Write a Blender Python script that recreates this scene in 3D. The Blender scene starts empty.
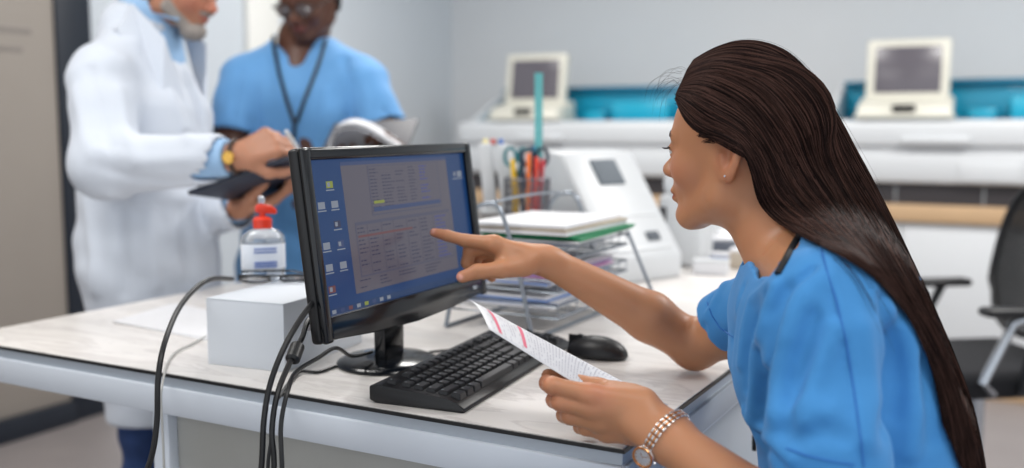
import bpy, bmesh, math, random
import numpy as np
from mathutils import Vector, Matrix
random.seed(7); rng = np.random.default_rng(7)
S = bpy.context.scene
COL = S.collection
PI = math.pi
# ------------------------------------------------------------------ camera
FPX = 985.0
TH = math.atan((234 - 128) / FPX)
CZ = 1.18
CAM = Vector((0, 0, CZ))
FW = Vector((0, math.cos(TH), -math.sin(TH))); UP = Vector((0, math.sin(TH), math.cos(TH))); RT = Vector((1, 0, 0))
def at(px, py, s):
    return CAM + s * (FW + RT * ((px - 512) / FPX) + UP * ((234 - py) / FPX))
def on(px, py, z):
    d = FW + RT * ((px - 512) / FPX) + UP * ((234 - py) / FPX)
    return CAM + d * ((z - CZ) / d.z)
PH = math.radians(28.5)
def rv(u, v, z=0.0):
    return Vector((u * math.cos(PH) + v * math.sin(PH), -u * math.sin(PH) + v * math.cos(PH), z))
cd = bpy.data.cameras.new('camera'); cam = bpy.data.objects.new('camera', cd); COL.objects.link(cam)
cam.location = CAM; cam.rotation_euler = (PI / 2 - TH, 0, 0)
cd.sensor_width = 36; cd.lens = FPX / 1024 * 36; cd.clip_start = .02
cd.dof.use_dof = True; cd.dof.focus_distance = 1.30; cd.dof.aperture_fstop = 2.0
S.camera = cam

# ------------------------------------------------------------------ materials
def srgb(r, g, b):
    f = lambda c: (c / 255 / 12.92) if c / 255 <= .04045 else ((c / 255 + .055) / 1.055) ** 2.4
    return (f(r), f(g), f(b), 1)
def mat(name, col, rough=.5, metal=0, noise=0, nscale=20, bump=0, bscale=60, spec=.5, trans=0, sss=0, emit=None, estr=0, coat=0, stretch=None, attr=None, alpha=1, sheen=0):
    m = bpy.data.materials.new(name); m.use_nodes = True
    nt = m.node_tree; b = nt.nodes['Principled BSDF']
    c = srgb(*col) if len(col) == 3 else col
    b.inputs['Base Color'].default_value = c
    b.inputs['Roughness'].default_value = rough; b.inputs['Metallic'].default_value = metal
    b.inputs['Specular IOR Level'].default_value = spec
    b.inputs['Transmission Weight'].default_value = trans
    b.inputs['Coat Weight'].default_value = coat; b.inputs['Alpha'].default_value = alpha
    if sheen: b.inputs['Sheen Weight'].default_value = sheen
    if sss:
        b.inputs['Subsurface Weight'].default_value = sss; b.inputs['Subsurface Radius'].default_value = (1, .35, .2); b.inputs['Subsurface Scale'].default_value = .006
    if emit: b.inputs['Emission Color'].default_value = srgb(*emit); b.inputs['Emission Strength'].default_value = estr
    L = nt.links.new
    tc = nt.nodes.new('ShaderNodeTexCoord'); mp = nt.nodes.new('ShaderNodeMapping')
    L(tc.outputs['Object'], mp.inputs['Vector'])
    if stretch: mp.inputs['Scale'].default_value = stretch
    n = nt.nodes.new('ShaderNodeTexNoise'); n.inputs['Scale'].default_value = nscale; n.inputs['Detail'].default_value = 5
    L(mp.outputs['Vector'], n.inputs['Vector'])
    base = None
    if attr:
        a = nt.nodes.new('ShaderNodeAttribute'); a.attribute_name = attr; base = a.outputs['Color']
    mx = nt.nodes.new('ShaderNodeMix'); mx.data_type = 'RGBA'; mx.blend_type = 'MULTIPLY'
    mx.inputs[0].default_value = 1.0
    rr = nt.nodes.new('ShaderNodeMapRange'); rr.inputs['To Min'].default_value = 1 - max(noise, .01); rr.inputs['To Max'].default_value = 1 + max(noise, .01)
    L(n.outputs['Fac'], rr.inputs['Value'])
    if base is not None: L(base, mx.inputs[6])
    else: mx.inputs[6].default_value = c
    L(rr.outputs['Result'], mx.inputs[7]); L(mx.outputs[2], b.inputs['Base Color'])
    if bump:
        n2 = nt.nodes.new('ShaderNodeTexNoise'); n2.inputs['Scale'].default_value = bscale; n2.inputs['Detail'].default_value = 6
        L(mp.outputs['Vector'], n2.inputs['Vector'])
        bp = nt.nodes.new('ShaderNodeBump'); bp.inputs['Strength'].default_value = bump; bp.inputs['Distance'].default_value = .002
        L(n2.outputs['Fac'], bp.inputs['Height']); L(bp.outputs['Normal'], b.inputs['Normal'])
    return m

# ------------------------------------------------------------------ object helpers
def tag(o, label=None, cat=None, group=None, kind=None):
    if label: o['label'] = label
    if cat: o['category'] = cat
    if group: o['group'] = group
    if kind: o['kind'] = kind
    return o
def empty(name, loc, rz=0, label=None, cat=None, group=None):
    o = bpy.data.objects.new(name, None); COL.objects.link(o); o.location = loc; o.rotation_euler = (0, 0, rz); o.empty_display_size = .05
    return tag(o, label, cat, group)
def link(name, me, m, parent=None, loc=None, rot=None):
    o = bpy.data.objects.new(name, me); COL.objects.link(o)
    for x in (m if isinstance(m, (list, tuple)) else [m]): me.materials.append(x)
    if parent: o.parent = parent
    if loc is not None: o.location = loc
    if rot is not None: o.rotation_euler = rot if isinstance(rot, (tuple, list)) else (0, 0, rot)
    return o
class MB:
    """collects shapes, then becomes one mesh"""
    def __init__(s): s.v = []; s.f = []; s.mi = []; s.sm = []; s.M = Matrix()
    def add(s, vs, fs, mi=0, smooth=False):
        b = len(s.v); s.v += [tuple(s.M @ Vector(p)) for p in vs]
        s.f += [tuple(b + i for i in f) for f in fs]; s.mi += [mi] * len(fs); s.sm += [smooth] * len(fs); return s
    def box(s, lo, hi, bev=0, mi=0, seg=2, M=None):
        bm = bmesh.new(); bmesh.ops.create_cube(bm, size=1)
        sc = [hi[i] - lo[i] for i in range(3)]; c = [(hi[i] + lo[i]) / 2 for i in range(3)]
        bmesh.ops.scale(bm, vec=sc, verts=bm.verts); bmesh.ops.translate(bm, vec=c, verts=bm.verts)
        if bev: bmesh.ops.bevel(bm, geom=bm.edges[:], offset=min(bev, min(map(abs, sc)) * .49), segments=seg, profile=.5, affect='EDGES')
        return s.frombm(bm, mi, bev > 0, M)
    def frombm(s, bm, mi=0, smooth=False, M=None):
        bm.verts.index_update(); M = M or Matrix()
        s.add([M @ v.co for v in bm.verts], [[v.index for v in f.verts] for f in bm.faces], mi, smooth); bm.free(); return s
    def tube(s, pts, r, n=8, mi=0, closed=False, cap=True):
        pts = [Vector(p) for p in pts]; m = len(pts); rs = r if isinstance(r, (list, tuple)) else [r] * m
        vs = []; prev = None
        for i, p in enumerate(pts):
            if closed: t = pts[(i + 1) % m] - pts[i - 1]
            else: t = pts[min(i + 1, m - 1)] - pts[max(i - 1, 0)]
            t.normalize()
            if prev is None:
                a = Vector((0, 0, 1)) if abs(t.z) < .9 else Vector((1, 0, 0)); nx = t.cross(a).normalized()
            else: nx = (prev - t * prev.dot(t)).normalized()
            prev = nx; ny = t.cross(nx)
            for k in range(n):
                a = 2 * PI * k / n; vs.append(p + (nx * math.cos(a) + ny * math.sin(a)) * rs[i])
        fs = []
        for i in range(m if closed else m - 1):
            j = (i + 1) % m
            for k in range(n): fs.append((i * n + k, i * n + (k + 1) % n, j * n + (k + 1) % n, j * n + k))
        if cap and not closed: fs += [tuple(range(n))[::-1], tuple((m - 1) * n + k for k in range(n))]
        return s.add(vs, fs, mi, True)
    def lathe(s, prof, n=32, c=(0, 0, 0), mi=0, smooth=True, sx=1, sy=1, cap=True):
        vs = []; fs = []
        for (r, z) in prof:
            for k in range(n): a = 2 * PI * k / n; vs.append((c[0] + r * math.cos(a) * sx, c[1] + r * math.sin(a) * sy, c[2] + z))
        for i in range(len(prof) - 1):
            for k in range(n): fs.append((i * n + k, i * n + (k + 1) % n, (i + 1) * n + (k + 1) % n, (i + 1) * n + k))
        if cap and prof[0][0] > 1e-5: fs.append(tuple(range(n))[::-1])
        if cap and prof[-1][0] > 1e-5: fs.append(tuple((len(prof) - 1) * n + k for k in range(n)))
        return s.add(vs, fs, mi, smooth)
    def prism(s, poly, h0, h1, M=None, bev=0, mi=0):
        """poly (x,y) extruded z h0..h1, then matrix M"""
        bm = bmesh.new(); vs = [bm.verts.new((p[0], p[1], h0)) for p in poly]; f = bm.faces.new(vs)
        r = bmesh.ops.extrude_face_region(bm, geom=[f]); bmesh.ops.translate(bm, vec=(0, 0, h1 - h0), verts=[e for e in r['geom'] if isinstance(e, bmesh.types.BMVert)])
        bmesh.ops.recalc_face_normals(bm, faces=bm.faces)
        if bev: bmesh.ops.bevel(bm, geom=bm.edges[:], offset=bev, segments=2, profile=.5, affect='EDGES')
        return s.frombm(bm, mi, bev > 0, M)
    def build(s, name, m, parent=None, loc=None, rot=None, auto=True):
        me = bpy.data.meshes.new(name); me.from_pydata(s.v, [], s.f); me.update()
        me.polygons.foreach_set('material_index', s.mi); me.polygons.foreach_set('use_smooth', s.sm)
        if auto and any(s.sm):
            bm = bmesh.new(); bm.from_mesh(me)
            for e in bm.edges:
                if len(e.link_faces) == 2 and e.calc_face_angle(0) > math.radians(40): e.smooth = False
            bm.to_mesh(me); bm.free()
        return link(name, me, m, parent, loc, rot)
def catmull(pts, n=8):
    P = [Vector(p) for p in pts]; P = [P[0] * 2 - P[1]] + P + [P[-1] * 2 - P[-2]]; out = []
    for i in range(1, len(P) - 2):
        for k in range(n):
            t = k / n
            out.append(.5 * ((2 * P[i]) + (P[i + 1] - P[i - 1]) * t + (2 * P[i - 1] - 5 * P[i] + 4 * P[i + 1] - P[i + 2]) * t * t + (3 * P[i] - P[i - 1] - 3 * P[i + 1] + P[i + 2]) * t ** 3))
    out.append(P[-2]); return out
def copy_tree(o, parent=None):
    c = o.copy(); COL.objects.link(c); c.parent = parent
    for ch in [x for x in bpy.data.objects if x.parent == o]: copy_tree(ch, c)
    return c

# ------------------------------------------------------------------ implicit surfaces for bodies and cloth
def V3(p): return np.array(tuple(p), dtype=np.float64)
def smin(a, b, k):
    if k <= 0: return np.minimum(a, b)
    h = np.maximum(k - np.abs(a - b), 0) / k
    return np.minimum(a, b) - h * h * k * .25
def smax(a, b, k): return -smin(-a, -b, k)
def cone(a, b, ra, rb, n=None, flat=1.0):
    a = V3(a); b = V3(b); ba = b - a; L2 = ba @ ba + 1e-12
    if n is not None:
        n = V3(n); n = n - ba * (n @ ba) / L2; n /= np.linalg.norm(n)
    def f(P):
        w = P - a; h = np.clip(w @ ba / L2, 0, 1); q = w - h[:, None] * ba
        if n is not None:
            qn = q @ n; l2 = (q * q).sum(1) - qn * qn + (qn / flat) ** 2
            return (np.sqrt(np.maximum(l2, 0)) - (ra + h * (rb - ra))) * min(1, flat * 1.15)
        return np.sqrt((q * q).sum(1)) - (ra + h * (rb - ra))
    return f
def ell(c, r, R=None):
    c = V3(c); r = np.array(r, dtype=float); Rm = None if R is None else np.array(R)
    def f(P):
        q = P - c
        if Rm is not None: q = q @ Rm.T
        k0 = np.sqrt(((q / r) ** 2).sum(1)); k1 = np.sqrt(((q / (r * r)) ** 2).sum(1)) + 1e-9
        return k0 * (k0 - 1) / k1
    return f
def un(k, *fs):
    def f(P):
        d = fs[0](P)
        for g in fs[1:]: d = smin(d, g(P), k)
        return d
    return f
def branches(base, k, *brs):
    """each branch blends with the base but not with its neighbours"""
    def f(P):
        b = base(P); d = b
        for g in brs: d = np.minimum(d, smin(b, g(P), k))
        return d
    return f
def limb(pts, rs, k=.004):
    return un(k, *[cone(pts[i], pts[i + 1], rs[i], rs[i + 1]) for i in range(len(pts) - 1)])
def sub(a, b, k=.004): return lambda P: smax(a(P), -b(P), k)
def inter(a, b, k=.004): return lambda P: smax(a(P), b(P), k)
def ball(f, c, R):
    """evaluate f only near c; further out a distance bound"""
    c = V3(c)
    def g(P):
        e = np.sqrt(((P - c) ** 2).sum(1)) - R; d = e + .012; m = e < .012
        if m.any(): d[m] = f(P[m])
        return d
    return g
def plane(p, n):
    p = V3(p); n = V3(n); n = n / np.linalg.norm(n)
    return lambda P: (P - p) @ n
def frame(f, Mx):
    """f defined in a local frame; Mx world matrix (rotation + translation, uniform scale s)"""
    Mi = np.array(Mx.inverted()); sc = Mx.to_scale()[0]
    return lambda P: f(P @ Mi[:3, :3].T + Mi[:3, 3]) * sc
def net(f, lo, hi, h, blk=12):
    lo = np.array(tuple(lo), float); hi = np.array(tuple(hi), float)
    nb = np.ceil((hi - lo) / (h * blk)).astype(int)
    B = np.stack(np.meshgrid(*[np.arange(n) for n in nb], indexing='ij'), -1).reshape(-1, 3)
    cen = lo + (B + .5) * blk * h
    dc = np.concatenate([f(cen[i:i + 40000]) for i in range(0, len(cen), 40000)])
    B = B[np.abs(dc) < blk * h * .87 * 1.45 + .004]
    g = np.arange(blk + 1); G = np.stack(np.meshgrid(g, g, g, indexing='ij'), -1)
    N = nb * blk + 2
    ids = []; pos = []; quads = []
    key = lambda I: (I[..., 0] * N[1] + I[..., 1]) * N[2] + I[..., 2]
    for s0 in range(0, len(B), 60):
        b = B[s0:s0 + 60]
        I = b[:, None, None, None, :] * blk + G[None]
        P = lo + I * h
        D = f(P.reshape(-1, 3)).reshape(P.shape[:-1])
        D[D == 0] = 1e-9
        sg = D < 0
        cs = np.zeros((len(b), blk, blk, blk), int)
        for a in (0, 1):
            for c in (0, 1):
                for e in (0, 1): cs += sg[:, a:a + blk, c:c + blk, e:e + blk]
        mx = (cs > 0) & (cs < 8)
        if not mx.any(): continue
        w = np.argwhere(mx); bi = w[:, 0]; ci = w[:, 1:]
        acc = np.zeros((len(w), 3)); cnt = np.zeros(len(w))
        for ax in range(3):
            o = [x for x in range(3) if x != ax]
            for a in (0, 1):
                for c in (0, 1):
                    p0 = ci.copy(); p0[:, o[0]] += a; p0[:, o[1]] += c; p1 = p0.copy(); p1[:, ax] += 1
                    d0 = D[bi, p0[:, 0], p0[:, 1], p0[:, 2]]; d1 = D[bi, p1[:, 0], p1[:, 1], p1[:, 2]]
                    m = (d0 < 0) != (d1 < 0); t = np.where(m, d0 / np.where(m, d0 - d1, 1), 0)
                    q = p0.astype(float); q[:, ax] += t
                    acc += q * m[:, None]; cnt += m
        vpos = lo + (b[bi] * blk + acc / cnt[:, None]) * h
        ids.append(key(b[bi] * blk + ci)); pos.append(vpos)
        for ax in range(3):
            o = [(ax + 1) % 3, (ax + 2) % 3]
            sl0 = sg[:, :blk, :blk, :blk]; s1 = [slice(0, blk)] * 3; s1[ax] = slice(1, blk + 1)
            sl1 = sg[(slice(None),) + tuple(s1)]
            e = np.argwhere(sl0 != sl1)
            if not len(e): continue
            gi = b[e[:, 0]] * blk + e[:, 1:]; neg = sl0[e[:, 0], e[:, 1], e[:, 2], e[:, 3]]
            q = []
            for (a, c) in ((0, 0), (1, 0), (1, 1), (0, 1)):
                k2 = gi.copy(); k2[:, o[0]] -= a; k2[:, o[1]] -= c; q.append(key(k2))
            q = np.stack(q, 1); q = np.where(neg[:, None], q, q[:, ::-1]); quads.append(q)
    if not ids: raise RuntimeError('empty surface')
    ids = np.concatenate(ids); pos = np.concatenate(pos); quads = np.concatenate(quads)
    ids, ix = np.unique(ids, return_index=True); pos = pos[ix]
    qi = np.searchsorted(ids, quads); qi = np.minimum(qi, len(ids) - 1)
    ok = (ids[qi] == quads).all(1)
    return pos, qi[ok]
def smooth_mesh(pos, q, it=1, lam=.5):
    e = np.concatenate([q[:, [0, 1]], q[:, [1, 2]], q[:, [2, 3]], q[:, [3, 0]]])
    for _ in range(it):
        acc = np.zeros_like(pos); c = np.zeros(len(pos))
        for k in range(3):
            acc[:, k] = np.bincount(e[:, 0], pos[e[:, 1], k], len(pos)) + np.bincount(e[:, 1], pos[e[:, 0], k], len(pos))
        c = np.bincount(e[:, 0], minlength=len(pos)) + np.bincount(e[:, 1], minlength=len(pos))
        pos = pos + lam * (acc / np.maximum(c, 1)[:, None] - pos)
    return pos
def body(name, f, lo, hi, h, m, parent=None, it=1, color=None):
    pos, q = net(f, lo, hi, h); pos = smooth_mesh(pos, q, it)
    off = V3(parent.location) if parent else np.zeros(3)
    me = bpy.data.meshes.new(name); me.vertices.add(len(pos)); me.vertices.foreach_set('co', (pos - off).ravel().astype(np.float32))
    me.loops.add(q.size); me.loops.foreach_set('vertex_index', q.ravel().astype(np.int32))
    me.polygons.add(len(q)); me.polygons.foreach_set('loop_start', np.arange(0, q.size, 4, dtype=np.int32))
    try: me.polygons.foreach_set('loop_total', np.full(len(q), 4, dtype=np.int32))
    except Exception: pass
    me.polygons.foreach_set('use_smooth', np.ones(len(q), dtype=bool)); me.update(calc_edges=True); me.validate()
    if color is not None and len(me.vertices) == len(pos):
        a = me.color_attributes.new('tint', 'FLOAT_COLOR', 'POINT'); c = np.ones((len(pos), 4)); c[:, :3] = color(pos)
        a.data.foreach_set('color', c.ravel().astype(np.float32))
    print('body', name, len(pos))
    return link(name, me, m, parent)
def march(f, px, py, s0=.7, s1=4):
    """where the sight line of a photo pixel meets an implicit surface (used to seat seams and folds on cloth)"""
    d = at(px, py, 1) - CAM; d = V3(d); o = V3(CAM); t = s0
    for _ in range(90):
        v = f((o + d * t)[None])[0]
        if v < .0008: break
        t += v * .7
        if t > s1: return None
    return o + d * t
# ------------------------------------------------------------------ palette
M = {}
M['wall'] = mat('wall_paint', (200, 204, 208), .7, noise=.02, nscale=3, bump=.05, bscale=200)
M['wallL'] = mat('wall_paint_blue_grey', (196, 203, 210), .7, noise=.02, nscale=3, bump=.05, bscale=200)
M['ceil'] = mat('ceiling_paint', (228, 228, 226), .8, noise=.02)
M['floor'] = mat('floor_vinyl', (138, 131, 130), .45, noise=.12, nscale=6, bump=.05, bscale=90)
M['taupe'] = mat('taupe_panel', (156, 148, 140), .5, noise=.04, nscale=4)
M['frame'] = mat('dark_frame', (26, 34, 46), .4, noise=.05)
M['etch'] = mat('etched_strip', (132, 125, 120), .6)
M['cream'] = mat('cream_trim', (226, 226, 222), .6)
M['wood'] = mat('bench_wood', (196, 164, 128), .45, noise=.12, nscale=10, stretch=(1, 12, 12))
M['cab'] = mat('cabinet_white', (216, 219, 222), .4, noise=.01)
M['gap'] = mat('seam_grey', (150, 155, 160), .6)
M['mwhite'] = mat('machine_white', (208, 211, 214), .38, noise=.015)
M['mcream'] = mat('machine_cream', (212, 210, 198), .4, noise=.015)
M['teal'] = mat('teal_plastic', (24, 150, 182), .3, noise=.06, nscale=5, coat=.3)
M['teal2'] = mat('bright_teal_plastic', (30, 168, 198), .3, noise=.04, coat=.3)
M['plinth'] = mat('graphite_plinth', (50, 48, 52), .5, noise=.05)
M['dscreen'] = mat('display_glass', (96, 92, 100), .25, noise=.06, nscale=6)
M['black'] = mat('black_plastic', (17, 18, 22), .42, noise=.05, bump=.03, bscale=300)
M['gloss'] = mat('gloss_black_plastic', (8, 13, 20), .2, noise=.03, coat=.15)
M['rubber'] = mat('black_rubber', (20, 21, 24), .42, noise=.05)
M['chrome'] = mat('brushed_steel', (190, 196, 204), .25, metal=.95, noise=.05)
M['wire'] = mat('tray_wire', (150, 158, 168), .3, metal=.8, noise=.05)
M['paper'] = mat('white_paper', (224, 225, 229), .75, noise=.015, nscale=40, bump=.04, bscale=120)
M['desk_metal'] = mat('desk_metal', (205, 212, 222), .42, noise=.015)
M['desk_side'] = mat('desk_side_grey', (172, 180, 190), .4, noise=.03, nscale=4)
M['desk_panel'] = mat('desk_panel_grey', (168, 168, 164), .5, noise=.03)
M['edge'] = mat('desk_black_edge', (14, 16, 20), .35)

# ------------------------------------------------------------------ room shell (u, v, z = local axes of the room)
RO = rv(0, 0, 0); RZ = -PH
def struct(name, mb, m, kind='structure'):
    o = mb.build(name, m, None, RO, RZ); o['kind'] = 'structure'; return o
U0 = -3.4; V1 = 5.45
b = MB(); b.box((U0 - .1, -2.2, -.1), (4.2, V1 + .1, 0)); struct('floor', b, M['floor'])
b = MB(); b.box((U0 - .1, -2.2, 2.8), (4.2, V1 + .1, 2.9)); struct('ceiling', b, M['ceil'])
b = MB(); b.box((U0, V1, 0), (4.2, V1 + .1, 2.8)); struct('wall_back', b, M['wall'])
b = MB(); b.box((U0 - .1, 2.72, 0), (U0, V1 + .1, 2.8)); struct('wall_left', b, M['wallL'])
b = MB(); b.box((U0 - .1, -2.2, .09), (U0 - .006, 2.56, 2.8), .004); b.box((U0 - .0062, 1.62, 1.53), (U0 - .0055, 2.46, 1.55), mi=1); b.box((U0 - .0062, 1.5, 1.46), (U0 - .0055, 2.42, 1.48), mi=1)
struct('door_1', b, [M['taupe'], M['etch']])
b = MB(); b.box((U0 - .1, 2.56, 0), (U0 + .006, 2.72, 2.8), .004); struct('trim_1', b, M['frame'])
b = MB(); b.box((U0 - .1, -2.2, 0), (U0 + .02, 2.56, .09), .003); struct('baseboard_left', b, M['frame'])
b = MB(); b.box((U0, 3.58, 0), (U0 + .035, 3.80, 2.8), .006); struct('trim_2', b, M['cream'])
b = MB(); b.box((U0 + .0, V1 - .015, 0), (4.2, V1, .08), .003); struct('baseboard_back', b, M['cab'])

# ------------------------------------------------------------------ benches and analysers along the back wall
def bench(u, w, label):
    t = empty('lab_bench', rv(u, 4.68, 0), RZ, label, 'bench', 'wood topped lab benches along the back wall')
    b = MB(); b.box((0, .02, .04), (w, .74, .765)); b.build('carcass', M['cab'], t)
    b = MB(); b.box((-.02, -.02, .765), (w + .02, .755, .84), .006); b.build('worktop', M['wood'], t)
    b = MB(); b.box((0, .03, 0), (w, .70, .04)); b.box((0, .0, .0), (w, .03, .075), .003); b.build('plinth', M['wood'], t)
    n = int(round(w / .46))
    for i in range(n):
        x0 = i * w / n + .004; x1 = (i + 1) * w / n - .004
        b = MB(); b.box((x0, .0, .085), (x1, .02, .755), .003); d = b.build('door', M['cab'], t)
    return t
bench(-1.02, 2.3, 'wood topped white lab bench at right, under the analyser behind the office chair')
bench(-3.3, 2.0, 'wood topped white lab bench by the wall corner, behind the letter tray')
def analyser(u, label):
    t = empty('lab_analyser', rv(u, 4.70, .84), RZ, label, 'analyser', 'white and teal lab analysers on the benches')
    W = 1.38
    b = MB(); b.box((.03, .03, 0), (W - .03, .62, .095)); 
    for x in (.36, .72, 1.06): b.box((x, .022, .005), (x + .006, .031, .09), mi=1)
    b.build('plinth', [M['plinth'], M['gap']], t)
    b = MB(); b.box((0, 0, .095), (W, .64, .235), .02); b.build('lower_housing', M['mwhite'], t)
    b = MB(); b.box((.005, .012, .235), (W - .005, .63, .25)); b.box((0, -.005, .25), (W, .64, .37), .025, seg=3); b.build('upper_housing', M['mwhite'], t)
    b = MB(); b.box((.62, -.007, .105), (.86, .003, .19), .004); b.build('drawer', M['mwhite'], t)
    b = MB(); b.box((.38, -.03, .27), (.66, -.004, .30), .01); b.build('handle', M['mwhite'], t)
    # lid well: white wedge rim, teal inside
    b = MB()
    for x0, x1, s in ((.02, .05, -1), (W - .10, W - .04, 1)):
        b.prism([(.08, .365), (.60, .365), (.60, .56), (.50, .56)], x0, x1, Matrix(((0, 0, 1, 0), (1, 0, 0, 0), (0, 1, 0, 0), (0, 0, 0, 1))), .006)
    b.box((.02, .575, .365), (W - .04, .64, .55), .01); b.box((.03, .05, .366), (W - .04, .09, .378), .004)
    b.build('lid_rim', M['mwhite'], t)
    b = MB(); b.box((.05, .09, .37), (W - .10, .575, .376)); b.box((.05, .48, .37), (W - .10, .575, .552), .004)
    b.build('well', M['teal'], t)
    b = MB(); b.box((.80, .30, .377), (1.12, .475, .48), .012); b.box((.62, .34, .378), (.74, .47, .43), .01); b.build('reagent_cover', M['teal2'], t)
    b = MB(); b.box((.05, .44, .545), (W - .10, .60, .572), .008); b.build('lid', mat('deep_teal_plastic', (16, 112, 142), .3, noise=.05), t)
    return t
analyser(-.96, 'white lab analyser with open teal well, at right above the office chair')
analyser(-2.90, 'white lab analyser with open teal well, in the corner behind the letter tray')
def display(u, v, z, label):
    t = empty('analyser_display', rv(u, v, z), RZ + math.radians(3), label, 'monitor', 'cream framed displays on the analysers')
    b = MB(); b.box((-.21, -.15, 0), (.21, .12, .022), .012, seg=3)
    b.prism([(-.15, .0), (.12, .0), (.12, .09), (.07, .09), (-.12, .05)], -.2, .2, Matrix(((0, 0, 1, 0), (1, 0, 0, 0), (0, 1, 0, .015), (0, 0, 0, 1))), .012)
    b.build('base', M['mcream'], t)
    b = MB(); b.box((-.05, -.155, .03), (.05, -.10, .062), .01); b.build('latch', M['black'], t)
    Mt = Matrix.Rotation(math.radians(-9), 4, 'X')
    b = MB(); b.M = Matrix.Translation((0, .0, .07)) @ Mt
    b.box((-.18, 0, 0), (.18, .05, .30), .012, seg=3); b.box((-.14, .05, .04), (.14, .085, .26), .02)
    f = b.build('frame', M['mcream'], t)
    b = MB(); b.M = Matrix.Translation((0, .0, .07)) @ Mt; b.box((-.142, -.003, .05), (.142, .002, .265), .002); b.build('screen', M['dscreen'], t)
    return t
display(-.585, 4.86, 1.2215, 'cream framed dark display on the analyser nearest the office chair')
display(-2.505, 4.86, 1.2215, 'cream framed dark display on the analyser in the corner')

# ------------------------------------------------------------------ desks
def marble():
    m = bpy.data.materials.new('marble_laminate'); m.use_nodes = True; nt = m.node_tree; L = nt.links.new; b = nt.nodes['Principled BSDF']
    tc = nt.nodes.new('ShaderNodeTexCoord'); mp = nt.nodes.new('ShaderNodeMapping'); mp.inputs['Scale'].default_value = (1.3, 7, 1); mp.inputs['Rotation'].default_value = (0, 0, .25)
    L(tc.outputs['Object'], mp.inputs['Vector'])
    n = nt.nodes.new('ShaderNodeTexNoise'); n.inputs['Scale'].default_value = 2.6; n.inputs['Detail'].default_value = 9; n.inputs['Roughness'].default_value = .62; n.inputs['Distortion'].default_value = .7
    L(mp.outputs['Vector'], n.inputs['Vector'])
    r = nt.nodes.new('ShaderNodeValToRGB'); cr = r.color_ramp
    cr.elements[0].position = .30; cr.elements[0].color = srgb(218, 215, 213); cr.elements[1].position = .62; cr.elements[1].color = srgb(232, 228, 224)
    e = cr.elements.new(.42); e.color = srgb(228, 224, 220); e = cr.elements.new(.47); e.color = srgb(212, 207, 204); e = cr.elements.new(.50); e.color = srgb(232, 228, 225)
    L(n.outputs['Fac'], r.inputs['Fac']); L(r.outputs['Color'], b.inputs['Base Color']); b.inputs['Roughness'].default_value = .28; return m
M['marble'] = marble()
DZ = .80
def desk(u0, u1, v0, v1, label):
    w = u1 - u0; d = v1 - v0
    t = empty('desk', rv(u0, v0, 0), RZ, label, 'desk', 'marble topped desks')
    b = MB(); b.box((0, 0, DZ - .006), (w, d, DZ - .0012), 0, mi=1); b.box((.003, .003, DZ - .0012), (w - .003, d - .003, DZ), 0)
    b.build('desktop', [M['marble'], M['edge']], t)
    b = MB(); b.box((.004, .004, DZ - .022), (w - .004, d - .004, DZ - .006), 0); b.build('underlay', M['desk_side'], t)
    b = MB(); z0 = DZ - .066; z1 = DZ - .022
    b.box((-.002, -.002, z0), (w + .002, .045, z1), .003); b.box((-.002, d - .045, z0), (w + .002, d + .002, z1), .003)
    b.box((-.002, .045, z0), (.045, d - .045, z1), .003); b.box((w - .045, .045, z0), (w + .002, d - .045, z1), .003)
    b.build('apron', M['desk_metal'], t)
    lx = w - .815
    for x in (lx, w - .04):
        for y in (.012, d - .05):
            b = MB(); b.box((x, y, 0), (x + .036, y + .036, z0), .003); b.build('leg', M['desk_metal'], t)
    b = MB(); b.box((lx + .036, .03, .10), (w - .04, .045, z0), .002); b.build('modesty_panel', M['desk_panel'], t)
    b = MB(); b.box((w - .035, .05, .04), (w - .015, d - .05, z0), .002); b.build('side_panel', M['desk_side'], t)
    b = MB(); b.box((w - .003, .006, DZ - .06), (w + .004, d - .01, DZ - .022), .001); b.build('side_strip', M['desk_side'], t)
    return t
desk(-1.745, -.425, 1.063, 1.86, 'marble topped white metal desk holding the computer, nearest the camera')
desk(-1.42, -.425, 1.866, 2.75, 'marble topped desk behind, under the white console and the clutter')
# ------------------------------------------------------------------ computer monitor
PL = Vector((-.252, 1.28, 0)); PR = Vector((-.050, 1.69, 0))
ax = (PR - PL).normalized(); nrm = Vector((ax.y, -ax.x, 0))      # nrm looks towards the seated woman
MW = (PR - PL).length; tilt = math.radians(7.5)
mz = math.atan2(ax.y, ax.x)
mo = empty('computer_monitor', Vector(((PL + PR) / 2).to_tuple()[:2] + (DZ,)), mz, 'black desktop monitor with spreadsheet windows on its blue screen', 'monitor')
# local: x along the panel, -y towards the viewer, z up
Tm = Matrix.Translation((0, 0, .094)) @ Matrix.Rotation(-tilt, 4, 'X')
HH = .262; hw = MW / 2
b = MB(); b.M = Tm
b.box((-hw, 0, 0), (hw, .018, HH), .006, seg=3)
b.box((-hw + .05, .018, .03), (hw - .05, .045, HH - .04), .02, seg=3); b.build('rear_housing', M['black'], mo)
b = MB(); b.M = Tm
fr = .017; bb = .034
b.box((-hw, -.010, 0), (-hw + fr, .0, HH), .004, seg=3); b.box((hw - fr, -.010, 0), (hw, .0, HH), .004, seg=3)
b.box((-hw + fr - .002, -.0095, HH - fr), (hw - fr + .002, 0, HH), .004, seg=3)
b.prism([(-hw + fr - .002, bb), (hw - fr + .002, bb), (hw - fr + .002, .004), (hw * .5, -.004), (0, -.008), (-hw * .5, -.004), (-hw + fr - .002, .004)], 0, .0095, Matrix(((1, 0, 0, 0), (0, 0, -1, 0), (0, 1, 0, 0), (0, 0, 0, 1))), .002)
b.build('bezel', M['gloss'], mo)
sx0, sx1, sz0, sz1 = -hw + fr, hw - fr, bb, HH - fr
def em(name, c, k=.55, c2=None):
    m = mat(name, [x * .25 for x in c], .25, noise=.02, emit=c, estr=k, spec=.5); return m
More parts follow.
